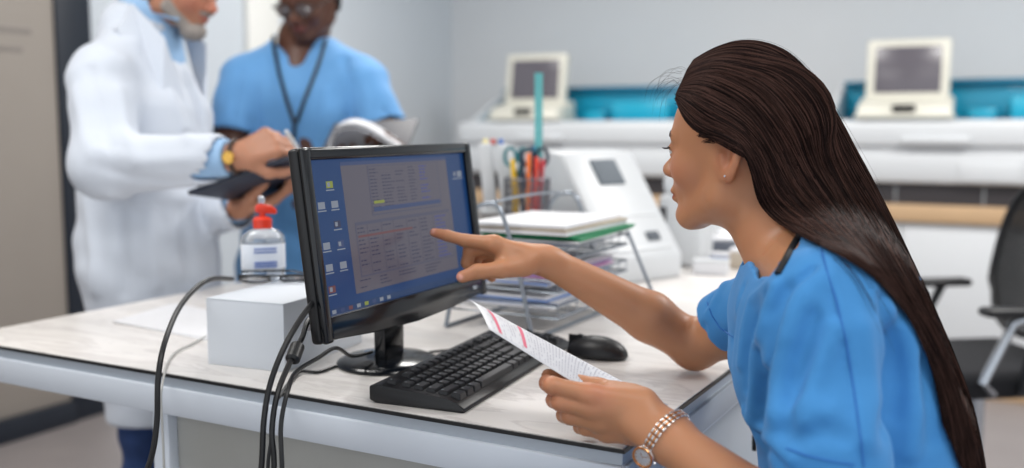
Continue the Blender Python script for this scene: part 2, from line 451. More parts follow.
EM = [em('screen_blue', (26, 62, 112), .7), em('window_grey', (112, 108, 122), .5), em('window_line', (96, 98, 122), .5), em('text_dark', (62, 66, 98), .5), em('link_blue', (60, 78, 170), .6), em('icon_white', (170, 180, 198), .4), em('icon_green', (150, 160, 70), .6), em('taskbar_blue', (36, 66, 112), .6), em('icon_red', (128, 84, 90), .5), em('title_blue', (74, 92, 140), .45)]
b = MB(); b.M = Tm
def sr(x0, x1, y0, y1, mi, lay):
    """rectangle in screen fractions (0..1 from the left, 0..1 from the top)"""
    X = lambda f: sx0 + f * (sx1 - sx0); Z = lambda f: sz1 - f * (sz1 - sz0); y = -.0012 - lay * .00012
    b.add([(X(x0), y, Z(y1)), (X(x1), y, Z(y1)), (X(x1), y, Z(y0)), (X(x0), y, Z(y0))], [(0, 1, 2, 3)], mi)
b.box((sx0, -.0012, sz0), (sx1, .0, sz1), 0, mi=0)
sc_ = b.build('screen', EM, mo)
def spart(name):
    o = b.build(name, EM, mo); o.parent = sc_; return o
b = MB(); b.M = Tm; sr(0, 1, .955, 1, 7, 1)
for k in range(8): sr(.03 + k * .045, .052 + k * .045, .965, .99, [5, 9, 8, 5, 6, 9, 5, 5][k], 2)
spart('taskbar')
for (x, y, c) in ((.10, .17, 6), (.045, .30, 5), (.115, .30, 5), (.115, .43, 3), (.045, .56, 5), (.12, .56, 9), (.045, .70, 5), (.12, .70, 5), (.045, .84, 8), (.92, .17, 9), (.955, .17, 5)):
    b = MB(); b.M = Tm; sr(x - .018, x + .018, y - .03, y + .015, c, 1); sr(x - .012, x + .002, y - .022, y + .006, 5, 2); sr(x - .022, x + .022, y + .024, y + .032, 5, 1); spart('desktop_icon')
def grid(x0, x1, y0, y1, rows, cols, lay, seed, blue=()):
    r_ = random.Random(seed); dy = (y1 - y0) / rows
    for i in range(rows):
        for j, (c0, c1) in enumerate(cols):
            if r_.random() < .18: continue
            a = x0 + c0 * (x1 - x0); e = x0 + c1 * (x1 - x0); e = a + (e - a) * r_.uniform(.55, .95); x = a
            while x < e:
                w = r_.uniform(.008, .02); sr(x, min(x + w, e), y0 + dy * (i + .3), y0 + dy * (i + .62), 4 if j in blue else 3, lay); x += w + .006
b = MB(); b.M = Tm; sr(.17, .86, .02, .90, 1, 1); sr(.17, .86, .02, .045, 9, 2); spart('program_window')
b = MB(); b.M = Tm; sr(.32, .79, .055, .40, 2, 3); sr(.325, .785, .06, .39, 1, 4)
for k in range(14): sr(.325, .785, .062 + k * .0235, .0632 + k * .0235, 2, 5)
grid(.33, .78, .07, .38, 13, ((0, .12), (.16, .34), (.36, .5), (.55, .66), (.72, .86)), 6, 3, (4,)); sr(.335, .40, .30, .32, 6, 7); sr(.33, .78, .345, .375, 9, 7); spart('table_window')
b = MB(); b.M = Tm; sr(.21, .84, .43, .80, 2, 3); sr(.215, .835, .45, .79, 1, 4)
for k in range(13): sr(.215, .835, .452 + k * .026, .4535 + k * .026, 2, 5)
for c in (.1, .24, .36, .5, .64, .8): sr(.215 + c * .62, .2165 + c * .62, .45, .79, 3, 5)
grid(.22, .83, .46, .79, 12, ((0, .09), (.11, .22), (.25, .34), (.38, .48), (.52, .62), (.66, .78), (.83, .98)), 6, 9, (6,)); sr(.22, .56, .52, .535, 8, 7); spart('spreadsheet_window')
b = MB(); b.M = Tm; grid(.2, .8, .81, .88, 3, ((0, .12), (.2, .32), (.4, .6), (.7, .9)), 6, 5); spart('status_rows')
# stand
b = MB(); b.prism([(-.028, -.09), (.028, -.09), (.030, .05), (-.030, .05)], 0, .022, Matrix.Translation((.040, .060, .10)) @ Matrix(((1, 0, 0, 0), (0, 0, 1, 0), (0, 1, 0, 0), (0, 0, 0, 1))), .004)
b.build('neck', M['gloss'], mo)
b = MB(); b.lathe([(.001, .0), (.080, .0), (.083, .003), (.081, .007), (.07, .012), (.04, .016), (.001, .017)], 48, (.050, .080, 0)); b.build('base', M['gloss'], mo)
b = MB(); b.M = Tm; b.box((hw - .05, -.0105, .014), (hw - .035, -.0092, .020), .001); b.build('power_button', M['chrome'], mo)

# ------------------------------------------------------------------ keyboard
kang = math.radians(67.5)               # long axis of the keyboard
KD = .146; KL = .44
k0 = on(464, 414, DZ) + Vector((-math.sin(kang), math.cos(kang), 0)) * KD
kb = empty('keyboard', k0, kang, 'black desktop keyboard in front of the monitor', 'keyboard')
# local x = long axis (left to right for the typist ... away from the camera), -y = towards the typist
b = MB(); b.prism([(0, .004), (0, .024), (-.018, .027), (-.120, .018), (-.136, .013), (-KD, .006), (-KD, .0), (-.01, .0)], 0, KL, Matrix(((0, 0, 1, 0), (1, 0, 0, 0), (0, 1, 0, 0), (0, 0, 0, 1))), .0025)
b.build('case', M['black'], kb)
M['key'] = mat('key_black', (30, 31, 35), .45, noise=.05, bump=.04, bscale=400); M['legend'] = mat('key_legend', (120, 124, 130), .5)
kmesh = {}
def keym(w):
    if w in kmesh: return kmesh[w]
    bm = bmesh.new(); a = w / 2; c = .0082
    lo = [bm.verts.new(p) for p in ((-a, -c, 0), (a, -c, 0), (a, c, 0), (-a, c, 0))]; hi = [bm.verts.new(p) for p in ((-a + .0018, -c + .0016, .0085), (a - .0018, -c + .0016, .0085), (a - .0018, c - .0026, .0085), (-a + .0018, c - .0026, .0085))]
    bm.faces.new(hi)
    for i in range(4): bm.faces.new((lo[i], lo[(i + 1) % 4], hi[(i + 1) % 4], hi[i]))
    bmesh.ops.bevel(bm, geom=[e for e in bm.edges], offset=.0008, segments=2, affect='EDGES')
    m_ = MB(); m_.frombm(bm, 0, True)
    m_.add([(-a + .004, 0.001, .0087), (-a + .0075, .001, .0087), (-a + .0075, .0045, .0087), (-a + .004, .0045, .0087)], [(0, 1, 2, 3)], 1)
    o = m_.build('key', [M['key'], M['legend']], None); me = o.data; bpy.data.objects.remove(o); kmesh[w] = me; return me
def key(x, y, w=.0165):
    z = .0255 - (-y - .018) / .102 * .009
    o = bpy.data.objects.new('key', keym(w)); COL.objects.link(o); o.parent = kb; o.location = (x, y, z - .002); o.rotation_euler = (math.radians(5), 0, 0)
p = .019
for i in range(13):
    if i != 1: key(.02 + i * p * 1.08 + (i > 1) * .0 , -.028)
rows = [(-.050, [1] * 13 + [2]), (-.069, [1.5] + [1] * 12 + [1.5]), (-.088, [1.75] + [1] * 11 + [2.25]), (-.107, [2.25] + [1] * 10 + [2.75]), (-.126, [1.25, 1.25, 1.25, 6.25, 1.25, 1.25, 1.25, 1.25])]
for y, ws in rows:
    x = .012
    for w in ws: key(x + w * p / 2, y, round(w * p - .0022, 4)); x += w * p
for r_ in range(2):
    for c in range(3): key(.303 + c * p, -.050 - r_ * p)
for c in range(3): key(.303 + c * p, -.028); key(.303 + c * p, -.126)
key(.303 + p, -.107)
for r_ in range(5):
    for c in range(4):
        if (c == 3 and r_ in (2, 4)) or (r_ == 4 and c == 1): continue
        key(.368 + c * p * .93, -.050 - r_ * p, .0155)

# ------------------------------------------------------------------ mouse
mc = on(597, 357, DZ)
ms = empty('computer_mouse', mc, math.radians(-28), 'black computer mouse between keyboard and elbow', 'mouse')
def mousef(P): 
    q = P.copy(); d = ell((0, 0, .006), (.054, .031, .030))(q); return smax(d, .001 - q[:, 2], .006)
def local_body(name, f, lo, hi, h, m, parent, it=1):
    pos, q = net(f, lo, hi, h); pos = smooth_mesh(pos, q, it)
    me = bpy.data.meshes.new(name); me.from_pydata(pos.tolist(), [], q.tolist()); me.polygons.foreach_set('use_smooth', [True] * len(me.polygons)); me.update(); return link(name, me, m, parent)
local_body('shell', mousef, (-.06, -.04, -.004), (.06, .04, .05), .002, M['black'], ms)
b = MB(); b.lathe([(.001, -.003), (.008, -.003), (.009, 0), (.008, .003), (.001, .003)], 16); w_ = b.build('scroll_wheel', M['rubber'], ms, (-.03, 0, .028), (PI / 2, 0, 0))
b = MB(); b.box((-.052, -.0006, .012), (-.016, .0006, .0345), 0); b.build('button_gap', M['edge'], ms)

# ------------------------------------------------------------------ white box, sanitiser, glasses
bx = on(208, 364, DZ); bzr = math.radians(-22)
tb = empty('white_box', bx, bzr, 'plain white box on the desk beside the monitor', 'box')
M['boxw'] = mat('box_white', (214, 220, 228), .5, noise=.01)
b = MB(); b.box((0, 0, 0), (.148, .235, .107), .0015); b.build('box_body', M['boxw'], tb)
b = MB(); b.box((0, 0, .107), (.148, .235, .1085), .0007); b.build('box_lid', M['boxw'], tb)
BT = DZ + .1085
bl = on(264, 280, BT)
sb = empty('sanitiser_bottle', bl, .4, 'clear pump bottle with red top standing on the white box', 'bottle')
M['clear'] = mat('clear_plastic', (226, 234, 244), .12, trans=.75, spec=.5); M['gel'] = mat('bottle_label', (226, 232, 242), .5); M['red'] = mat('red_plastic', (226, 62, 40), .35, noise=.04); M['lblue'] = mat('label_blue', (90, 120, 190), .5)
b = MB(); b.lathe([(.001, .0), (.034, .0), (.038, .004), (.0385, .012), (.0385, .072), (.036, .082), (.026, .090), (.016, .094), (.014, .104), (.001, .104)], 32, sy=.62); b.build('bottle_body', M['clear'], sb)
b = MB(); b.lathe([(.0388, .022), (.0392, .023), (.0392, .066), (.0388, .067)], 32, sy=.63, cap=False); 
for z in (.058, .052, .034, .030, .026): b.box((-.02, -.0262, z), (.02, -.0248, z + .0022), mi=1)
b.build('bottle_label', [M['gel'], M['lblue']], sb)
b = MB(); b.lathe([(.001, .094), (.0165, .094), (.0168, .110), (.012, .114), (.006, .115), (.006, .126), (.001, .126)], 24); b.build('pump_collar', M['red'], sb)
b = MB(); b.prism([(-.012, 0), (.024, -.004), (.026, .004), (.016, .012), (-.002, .016), (-.012, .012)], -.0075, .0075, Matrix.Translation((0, 0, .122)) @ Matrix(((1, 0, 0, 0), (0, 0, 1, 0), (0, 1, 0, 0), (0, 0, 0, 1))), .003); b.build('pump_head', M['red'], sb)
b = MB(); b.prism([(-.006, 0), (.004, .0), (.005, .012), (-.007, .015)], -.005, .005, Matrix.Translation((0, -.002, .137)) @ Matrix(((1, 0, 0, 0), (0, 0, 1, 0), (0, 1, 0, 0), (0, 0, 0, 1))), .002); b.build('pump_button', M['clear'], sb)
# folded spectacles
gp = on(276, 282, BT)
gl = empty('eyeglasses', gp, math.radians(8), 'folded black eyeglasses lying on the white box', 'glasses'); gl.rotation_euler = (math.radians(62), 0, math.radians(8))
M['lens'] = mat('lens_glass', (235, 240, 245), .03, trans=.95, spec=.5)
for sx in (-1, 1):
    ring = [(sx * .034 + .026 * math.cos(a), .0, .018 + .017 * math.sin(a)) for a in [2 * PI * k / 28 for k in range(28)]]
    b = MB(); b.tube(ring, .0024, 6, closed=True); b.build('rim', M['black'], gl)
    b = MB(); b.add([(x * 1, y, z) for x, y, z in ring], [tuple(range(28))]); b.build('lens', M['lens'], gl)
    b = MB(); b.tube([(sx * .060, .001, .024), (sx * .062, .006, .022), (sx * .03, .012 + .004 * sx, .012), (-sx * .045, .014 + .006 * sx, .006), (-sx * .060, .014 + .006 * sx, .003)], .0018, 6); b.build('temple', M['black'], gl)
b = MB(); b.tube([(-.009, 0, .022), (0, -.001, .025), (.009, 0, .022)], .0015, 6); b.build('bridge', M['chrome'], gl)
# ------------------------------------------------------------------ papers on the desk, left
pa, pb, pc, pd = on(112, 322, DZ), on(205, 341, DZ), on(262, 322, DZ), on(176, 304, DZ)
for i in range(2):
    c0 = (pa + pb + pc + pd) / 4
    t = empty('paper_sheet', c0 + Vector((0, 0, .0008 + i * .0012)), 0, ['lower of two white sheets lying left of the white box', 'upper of two white sheets lying left of the white box'][i], 'paper', 'loose sheets left of the box')
    R_ = Matrix.Rotation(.05 * i, 3, 'Z'); b = MB(); pts = [R_ @ (q - c0) * (1 - .02 * i) for q in (pa, pb, pc, pd)]
    b.add([q + Vector((0, 0, dz)) for dz in (0, .0006) for q in pts], [(3, 2, 1, 0), (4, 5, 6, 7), (0, 1, 5, 4), (1, 2, 6, 5), (2, 3, 7, 6), (3, 0, 4, 7)]); b.build('sheet', M['paper'], t)

# ------------------------------------------------------------------ cables
def cable(name, pts, r, label, m=M['rubber'], extra=None):
    P = catmull(pts, 10); base = P[0]; t = empty(name, base, 0, label, 'cable', None)
    b = MB(); b.tube([q - base for q in P], r, 8); b.build('cord', m, t); return t, P
Zf = lambda px, py, s: at(px, py, s)
edge_s = lambda px: None
cable('power_cable', [on(232, 279, BT + .004), Zf(212, 279, 1.64), Zf(196, 288, 1.58), Zf(178, 310, 1.50), Zf(164, 345, 1.40), Zf(158, 380, 1.375), Zf(157, 420, 1.375), Zf(152, 455, 1.375), Zf(140, 490, 1.38), Zf(120, 560, 1.4), Zf(118, 700, 1.45)], .0042, 'single black cable looping over the desk edge left of the white box')
cable('monitor_cable', [Zf(345, 300, 1.62), Zf(336, 282, 1.47), Zf(318, 297, 1.33), Zf(300, 320, 1.27), Zf(283, 350, 1.235), Zf(270, 385, 1.215), Zf(264, 420, 1.205), Zf(262, 460, 1.205), Zf(258, 520, 1.21), Zf(262, 640, 1.22)], .0038, 'black cable hanging outermost over the desk edge below the monitor')
t, P = cable('video_cable', [Zf(352, 305, 1.60), Zf(340, 330, 1.44), Zf(312, 318, 1.36), Zf(302, 338, 1.30), Zf(292, 358, 1.265), Zf(278, 392, 1.22), Zf(272, 430, 1.205), Zf(274, 468, 1.205), Zf(268, 540, 1.21), Zf(270, 640, 1.22)], .0038, 'black cable with a thick ferrite bead hanging over the desk edge')
b = MB(); q0 = Zf(298, 345, 1.285) - t.location; q1 = Zf(292, 361, 1.262) - t.location
b.tube([q0, q0 * .92 + q1 * .08, q0 * .1 + q1 * .9, q1], [.006, .0095, .0095, .006], 14); b.build('ferrite_bead', M['rubber'], t)
b = MB(); b.tube([Zf(313, 318, 1.362) - t.location, Zf(309, 328, 1.335) - t.location], [.006, .0045], 12); b.build('plug', M['chrome'], t)
cable('usb_cable', [Zf(372, 352, 1.56), Zf(352, 356, 1.50), Zf(336, 348, 1.42), Zf(318, 358, 1.34), Zf(296, 372, 1.27), Zf(288, 390, 1.222), Zf(281, 425, 1.208), Zf(282, 468, 1.203), Zf(284, 560, 1.21), Zf(282, 640, 1.215)], .003, 'thin black cable running from the monitor base over the desk edge')
cable('mouse_cable', [on(372, 360, DZ + .003), on(340, 365, DZ + .003), on(318, 372, DZ + .003), on(300, 372, DZ + .004), on(288, 384, DZ + .003), on(280, 396, DZ + .003), Zf(274, 406, 1.345), Zf(271, 440, 1.33), Zf(268, 475, 1.33), Zf(274, 560, 1.335), Zf(276, 640, 1.34)], .0026, 'thinnest black cable lying on the marble then over the edge')
M['greycord'] = mat('grey_cord', (176, 176, 174), .5)
cable('grey_cord', [on(206, 336, DZ + .003), on(192, 344, DZ + .003), on(176, 352, DZ + .003), on(167, 364, DZ + .003), on(164, 376, DZ + .003), Zf(162, 386, 1.470), Zf(161, 400, 1.462), Zf(163, 440, 1.462), Zf(166, 520, 1.465)], .0018, 'thin pale grey cord beside the looping black cable', M['greycord'])
cable('adapter_cord', [on(452, 350, DZ + .003), on(430, 352, DZ + .003), on(410, 358, DZ + .003), on(418, 357, DZ + .003)], .0022, 'short dark cord lying between monitor base and keyboard')
# ------------------------------------------------------------------ letter tray behind the keyboard
TB = rv(0, 0) * 0 + Vector((.052, 1.97, DZ))
tr = empty('letter_tray', TB, RZ, 'three tier steel wire letter tray stacked with papers behind the pointing hand', 'letter tray')
TW, TL = .125, .165           # half sizes
tz = [.035, .082, .138]
for k, z in enumerate(tz):
    b = MB(); rim = [(-TW, -TL, z), (TW, -TL, z), (TW, TL, z), (-TW, TL, z)]
    b.tube(rim, .003, 8, closed=True); rim2 = [(x * 1.0, y, z + .022) for x, y, z in rim]; b.tube(rim2, .0025, 8, closed=True)
    for i in range(9): y = -TL + i * 2 * TL / 8; b.tube([(-TW, y, z + .022), (-TW, y, z), (TW, y, z), (TW, y, z + .022)], .0014, 6)
    b.build('shelf', M['wire'], tr)
for s, y in ((0, -TL - .004), (1, TL + .004)):
    b = MB(); b.tube(catmull([(-.10, y - .02, .003), (-.09, y, .10), (-.055, y, .215), (-.02, y, .240), (.01, y, .225), (.045, y, .12), (.085, y - .02, .003)], 8), .0042, 10); b.build('end_loop', M['wire'], tr)
b = MB(); b.tube(catmull([(-.02, -TL, .240), (-.02, -.05, .246), (-.02, .08, .246), (-.02, TL, .240)], 6), .0028, 8); b.build('handle_bar', M['wire'], tr)
for s in (-1, 1):
    b = MB(); b.tube([(s * .10, -TL - .02, .004), (s * .10, TL + .02, .004)], .004, 8); b.build('foot', M['wire'], tr)
for y in (TL,):
    b = MB(); b.tube([(TW + .075, y, .0035), (TW + .002, y, .165)], .004, 8); b.build('side_strut', M['wire'], tr)
def sheets(name, z, n, cols, label, cat, grp, w=.19, l=.285, th=.0022, dx=0, dy=0):
    z0 = z
    for i in range(n):
        c = cols[i % len(cols)]; r_ = random.Random(i * 7 + int(z * 1000))
        px_ = dx + r_.uniform(-.008, .014); py_ = dy + r_.uniform(-.012, .012); an = r_.uniform(-.05, .05) if z < .17 else r_.uniform(-.16, .20)
        t_ = th * r_.uniform(.7, 1.5)
        b = MB(); b.box((-w / 2, -l / 2, 0), (w / 2, l / 2, t_), .0004, seg=1)
        lab = label(i) if callable(label) else label
        o = b.build(name, PM[c], None, tr.location + Matrix.Rotation(RZ, 3, 'Z') @ Vector((px_, py_, z0)), RZ + an)
        tag(o, lab, cat, grp); z0 += t_ + .0006
    return z0
PM = {'w': M['paper'], 'g': mat('green_card', (24, 130, 84), .5, noise=.04), 'b': mat('blue_card', (120, 150, 205), .5), 'p': mat('pink_card', (206, 150, 190), .5), 'v': mat('violet_card', (176, 150, 205), .5), 'r': mat('red_card', (190, 62, 60), .5), 'k': mat('buff_card', (188, 176, 160), .6), 'n': mat('grey_card', (120, 126, 138), .55)}
NM = {'w': 'white', 'g': 'green', 'b': 'pale blue', 'p': 'pink', 'v': 'violet', 'r': 'red', 'k': 'buff', 'n': 'grey'}
def lay(z, seq, tier, grp):
    cnt = {}
    tot = {c: seq.count(c) for c in seq}
    def lab(i):
        c = seq[i]; cnt[c] = cnt.get(c, 0) + 1
        if tot[c] == 1: return f'{NM[c]} folder lying in the {tier} tier of the letter tray'
        o_ = ['lowest', 'second lowest', 'third lowest', 'fourth lowest', 'fifth lowest', 'sixth lowest'][cnt[c] - 1]
        return f'{o_} {NM[c]} paper pile in the {tier} tier of the letter tray'
    return sheets('folder', z, len(seq), seq, lab, 'folder', grp, th=.0042 if tier == 'top' else .0028, dx=.032 if tier == 'top' else .002, w=.205 if tier == 'top' else .186)
lay(tz[0] + .005, 'wnwbwbw', 'bottom', 'papers in the bottom tray'); lay(tz[1] + .005, 'wbwrpvwpw', 'middle', 'papers in the middle tray'); zt = lay(tz[2] + .0265, 'nwggwkw', 'top', 'papers in the top tray')
o = [x for x in bpy.data.objects if x.get('label', '').startswith('lowest green')]

# ------------------------------------------------------------------ low riser with pen cup and holders
RB = on(560, 291, DZ); 
def place(px, s, z): 
    p_ = at(px, 200, s); return Vector((p_.x, p_.y, z))
rc = place(497, 2.40, DZ)
ri = empty('desk_riser', rc, RZ, 'low dark topped riser behind the letter tray carrying the pen cup', 'riser')
b = MB(); b.box((-.17, -.11, .155), (.17, .11, .17), .003); b.build('top', mat('riser_top', (96, 90, 88), .5, noise=.05), ri)
for x in (-.165, .15):
    b = MB(); b.box((x, -.105, 0), (x + .015, .105, .155), .002); b.build('side', M['mwhite'], ri)
RT_ = DZ + .17
cp = empty('pen_cup', place(527, 2.36, RT_), 0, 'wire mesh pen cup full of pens and scissors', 'pen holder')
M['mesh'] = mat('mesh_steel', (120, 122, 130), .4, metal=.6, noise=.1)
b = MB(); R0 = .055
for z in (0.002, .09): b.tube([(R0 * math.cos(2 * PI * k / 32), R0 * math.sin(2 * PI * k / 32), z) for k in range(32)], .0022, 6, closed=True)
for k in range(40):
    a = 2 * PI * k / 40; b.tube([(R0 * math.cos(a), R0 * math.sin(a), .002), (R0 * math.cos(a + .35), R0 * math.sin(a + .35), .09)], .0008, 4); b.tube([(R0 * math.cos(a), R0 * math.sin(a), .002), (R0 * math.cos(a - .35), R0 * math.sin(a - .35), .09)], .0008, 4)
b.build('mesh_wall', M['mesh'], cp)
b = MB(); b.lathe([(.001, 0), (R0, 0), (R0, .003), (.001, .003)], 32); b.build('base', M['mesh'], cp)
pens = [((236, 190, 40), 'yellow', -.035, -.02, -.05, .10), ((240, 205, 60), 'pale yellow', -.028, .012, -.09, .085), ((226, 70, 50), 'red', .020, -.025, .05, .105), ((240, 120, 50), 'orange', .004, -.035, .0, .115), ((200, 60, 70), 'dark red', .034, .004, .08, .10), ((40, 50, 70), 'navy', -.012, -.030, -.02, .12), ((30, 120, 160), 'blue', .012, .03, .04, .13)]
for (c, nm, x, y, lean, h) in pens:
    t = empty('pen', cp.location + Vector((x * .8, y * .8, .0035)), 0, f'{nm} pen standing in the wire pen cup', 'pen', 'pens in the pen cup'); t.rotation_euler = (0, lean, 0)
    mm = mat('pen_' + nm.replace(' ', '_'), c, .35)
    b = MB(); b.tube([(0, 0, 0), (0, 0, h)], .0052, 10); b.build('barrel', mm, t)
    b = MB(); b.tube([(0, 0, h), (0, 0, h + .030), (0, 0, h + .034)], [.0058, .0058, .003], 10); b.build('cap', mm, t)
def scissors(loc, c, rz, label):
    t = empty('scissors', loc, rz, label, 'scissors', 'scissors in the pen cup'); m_ = mat('scissor_handle', c, .35)
    for s in (-1, 1):
        b = MB(); ring = [(s * .017 + .014 * math.cos(2 * PI * k / 20), 0, .135 + .021 * math.sin(2 * PI * k / 20)) for k in range(20)]; b.tube(ring, .0042, 8, closed=True); b.tube([(s * .010, 0, .118), (0, 0, .085)], .004, 8); b.build('handle', m_, t)
        b = MB(); b.prism([(-s * .001, .0), (s * .004, .0), (s * .006, .09), (-s * .002, .09)], -.001, .001, Matrix(((1, 0, 0, 0), (0, 0, 1, s * .0012), (0, 1, 0, 0), (0, 0, 0, 1)))); b.build('blade', M['chrome'], t)
scissors(cp.location + Vector((.02, .012, .006)), (20, 40, 60), .2, 'scissors with dark blue loops on the right of the pen cup')
scissors(cp.location + Vector((-.024, .016, .006)), (40, 120, 130), -.3, 'scissors with teal loops on the left of the pen cup')
# tall translucent ruler
rl = cp.location + Vector((.028, .028, .006))
t = empty('ruler', rl, math.radians(20), 'translucent teal ruler sticking tall out of the pen cup', 'ruler')
M['tealclear'] = mat('teal_clear_plastic', (120, 205, 208), .15, trans=.45, noise=.03); M['tick'] = mat('ruler_tick', (40, 110, 115), .5)
b = MB(); b.box((-.0105, -.001, 0), (.0105, .001, .335), .0006); b.build('ruler_blade', M['tealclear'], t)
b = MB()
for k in range(32): b.box((-.0105, -.0013, .012 + k * .01), (-.0105 + (.006 if k % 5 == 0 else .0035), -.001, .0124 + k * .01))
b.build('tick_marks', M['tick'], t)
# white document holder with two upright panels
dh = empty('document_holder', place(503, 2.46, RT_), RZ + .5, 'white holder with two upright panels beside the pen cup', 'holder')
for i, x in enumerate((-.030, .012)):
    b = MB(); b.M = Matrix.Translation((x, 0, .008)) @ Matrix.Rotation(-.10, 4, 'Y'); b.box((-.015, -.045, 0), (.017, .045, .165 - .004 * i), .004); b.build('panel', M['mwhite'], dh)
b = MB(); b.box((-.055, -.055, 0), (.05, .055, .010), .003); b.build('base', M['mwhite'], dh)
for x, c, nm in ((-.047, (240, 225, 150), 'yellow'), (-.028, (200, 70, 60), 'red'), (-.009, (60, 110, 190), 'blue')):
    b = MB(); b.lathe([(.001, 0), (.006, 0), (.006, .012), (.001, .014)], 14, (x + .004, -.01, .170)); b.build('cap', mat('tube_cap_' + nm, c, .4), dh)
# white console with sloping face
cs = empty('desktop_console', on(602, 274, DZ), math.radians(40), 'white desktop console with sloping face and small grey display', 'device')
sd = [(-.10, 0), (.16, 0), (.16, .06), (-.02, .315), (-.10, .325)]       # (front<-y , z)
Mx = Matrix(((0, 0, 1, 0), (-1, 0, 0, 0), (0, 1, 0, 0), (0, 0, 0, 1)))
b = MB(); b.prism(sd, -.13, .13, Mx, .008); b.build('housing', M['mwhite'], cs)
sl = math.atan2(.255, .18)
Ms = Matrix.Translation((0, -.16, .06)) @ Matrix.Rotation(-(PI / 2 - sl) , 4, 'X')   # local z runs up the slope, -y outwards
b = MB(); b.M = Ms; b.box((-.045, -.006, .215), (.045, .004, .290), .003); b.build('display', mat('grey_lcd', (104, 112, 120), .7), cs)
b = MB(); b.M = Ms; b.box((.03, -.005, .045), (.075, .004, .07), .002); b.build('button_panel', mat('dark_lcd', (86, 92, 100), .7), cs)
b = MB(); b.M = Ms; b.box((-.10, -.004, .02), (.10, .004, .03), .001); b.box((-.115, -.003, .12), (.115, .004, .124)); b.build('seam_strip', M['cab'], cs)
# white dispenser with dark slot
dp = empty('desktop_dispenser', on(683, 264, DZ), math.radians(-25), 'white rounded desktop unit with dark vertical slot beside the console', 'device')
b = MB(); b.box((-.055, -.07, 0), (.065, .09, .20), .018, seg=4); b.box((-.05, -.06, .19), (.02, .07, .262), .03, seg=4); b.build('housing', M['mwhite'], dp)
b = MB(); b.box((-.052, -.074, .045), (-.030, -.066, .165), .003); b.build('slot', M['plinth'], dp)
# clutter near the wall side of the back desk
r_ = random.Random(4)
cl = [('tissue_pack', (711, 268), (.09, .05, .035), 'w', 'white pack lying left in the clutter behind her chin'), ('supply_box', (748, 262), (.09, .07, .05), 'k', 'buff box lying right in the clutter behind her chin'), ('supply_box', (716, 247), (.12, .08, .045), 'n', 'grey box lying at the back of the clutter behind her chin'), ('blue_pouch', (722, 256), (.06, .05, .022), 'b', 'small pale blue pouch in the clutter behind her chin')]
for nm, (px_, py_), (w, d, h), c, lab in cl:
    p_ = on(px_, py_ + 6, DZ); t = empty(nm, p_, r_.uniform(-.5, .3), lab, 'box')
    b = MB(); b.box((-w / 2, -d / 2, 0), (w / 2, d / 2, h), .004); b.build('carton', PM[c], t)
    b = MB(); b.box((-w / 2 - .001, -d / 2 - .001, h - .004), (w / 2 + .001, d / 2 + .001, h + .004), .002); b.build('lid', M['paper'] if c != 'w' else M['mwhite'], t)
for i, (px_, py_, a) in enumerate(((692, 240, .2), (746, 232, -.4))):
    p_ = on(px_, py_ + 6, DZ); b = MB()
    n = 9; vs = []; 
    for y in range(n):
        for x in range(n): vs.append(((x / 8 - .5) * .2, (y / 8 - .5) * .16, .012 + .012 * math.sin(x * 1.1 + i) * math.cos(y * .9 + i)))
    fs = [(y * n + x, y * n + x + 1, (y + 1) * n + x + 1, (y + 1) * n + x) for y in range(n - 1) for x in range(n - 1)]
    b.add(vs, fs, smooth=True); o = b.build('crumpled_sheet', M['paper'], None, p_, a); md = o.modifiers.new('s', 'SOLIDIFY'); md.thickness = .002
    tag(o, ['crumpled white sheet just left of her neck on the back desk', 'crumpled white sheet further right behind her neck'][i], 'paper')

# ------------------------------------------------------------------ office chair at the right
oc = empty('office_chair', Vector((1.375, 2.85, 0)), math.radians(8), 'black mesh office chair with armrests standing by the lab bench', 'chair'); oc.location.z = 0
# local: chair faces -x ; back rest at +x
M['meshb'] = mat('black_mesh', (20, 21, 25), .7, noise=.3, nscale=8, stretch=(1, 1, 40)); M['seatb'] = mat('seat_fabric', (22, 23, 28), .9, noise=.1, bump=.3, bscale=500)
b = MB(); b.box((-.20, -.23, .44), (.22, .23, .52), .035, seg=4); b.build('seat', M['seatb'], oc)
def backp(y, z, off=0): return (.13 + .10 * (z - .56) / .45 - .35 * y * y * -.6 + off, y, z)
outl = []
for k in range(40):
    a = 2 * PI * k / 40; yy = .215 * abs(math.cos(a)) ** .75 * (1 if math.cos(a) > 0 else -1); zz = .80 + .225 * abs(math.sin(a)) ** .75 * (1 if math.sin(a) > 0 else -1)
    outl.append(backp(yy * (.88 + .12 * (zz > .7)), zz))
b = MB(); b.tube(outl, .013, 8, closed=True); bk = b.build('back_frame', M['black'], oc)
b = MB(); n = 14
for off in (0, .006):
    for i in range(n - 1): pass
vs = []
for off in (-.003, .003):
    for i in range(len(outl)): vs.append((outl[i][0] + off, outl[i][1], outl[i][2]))
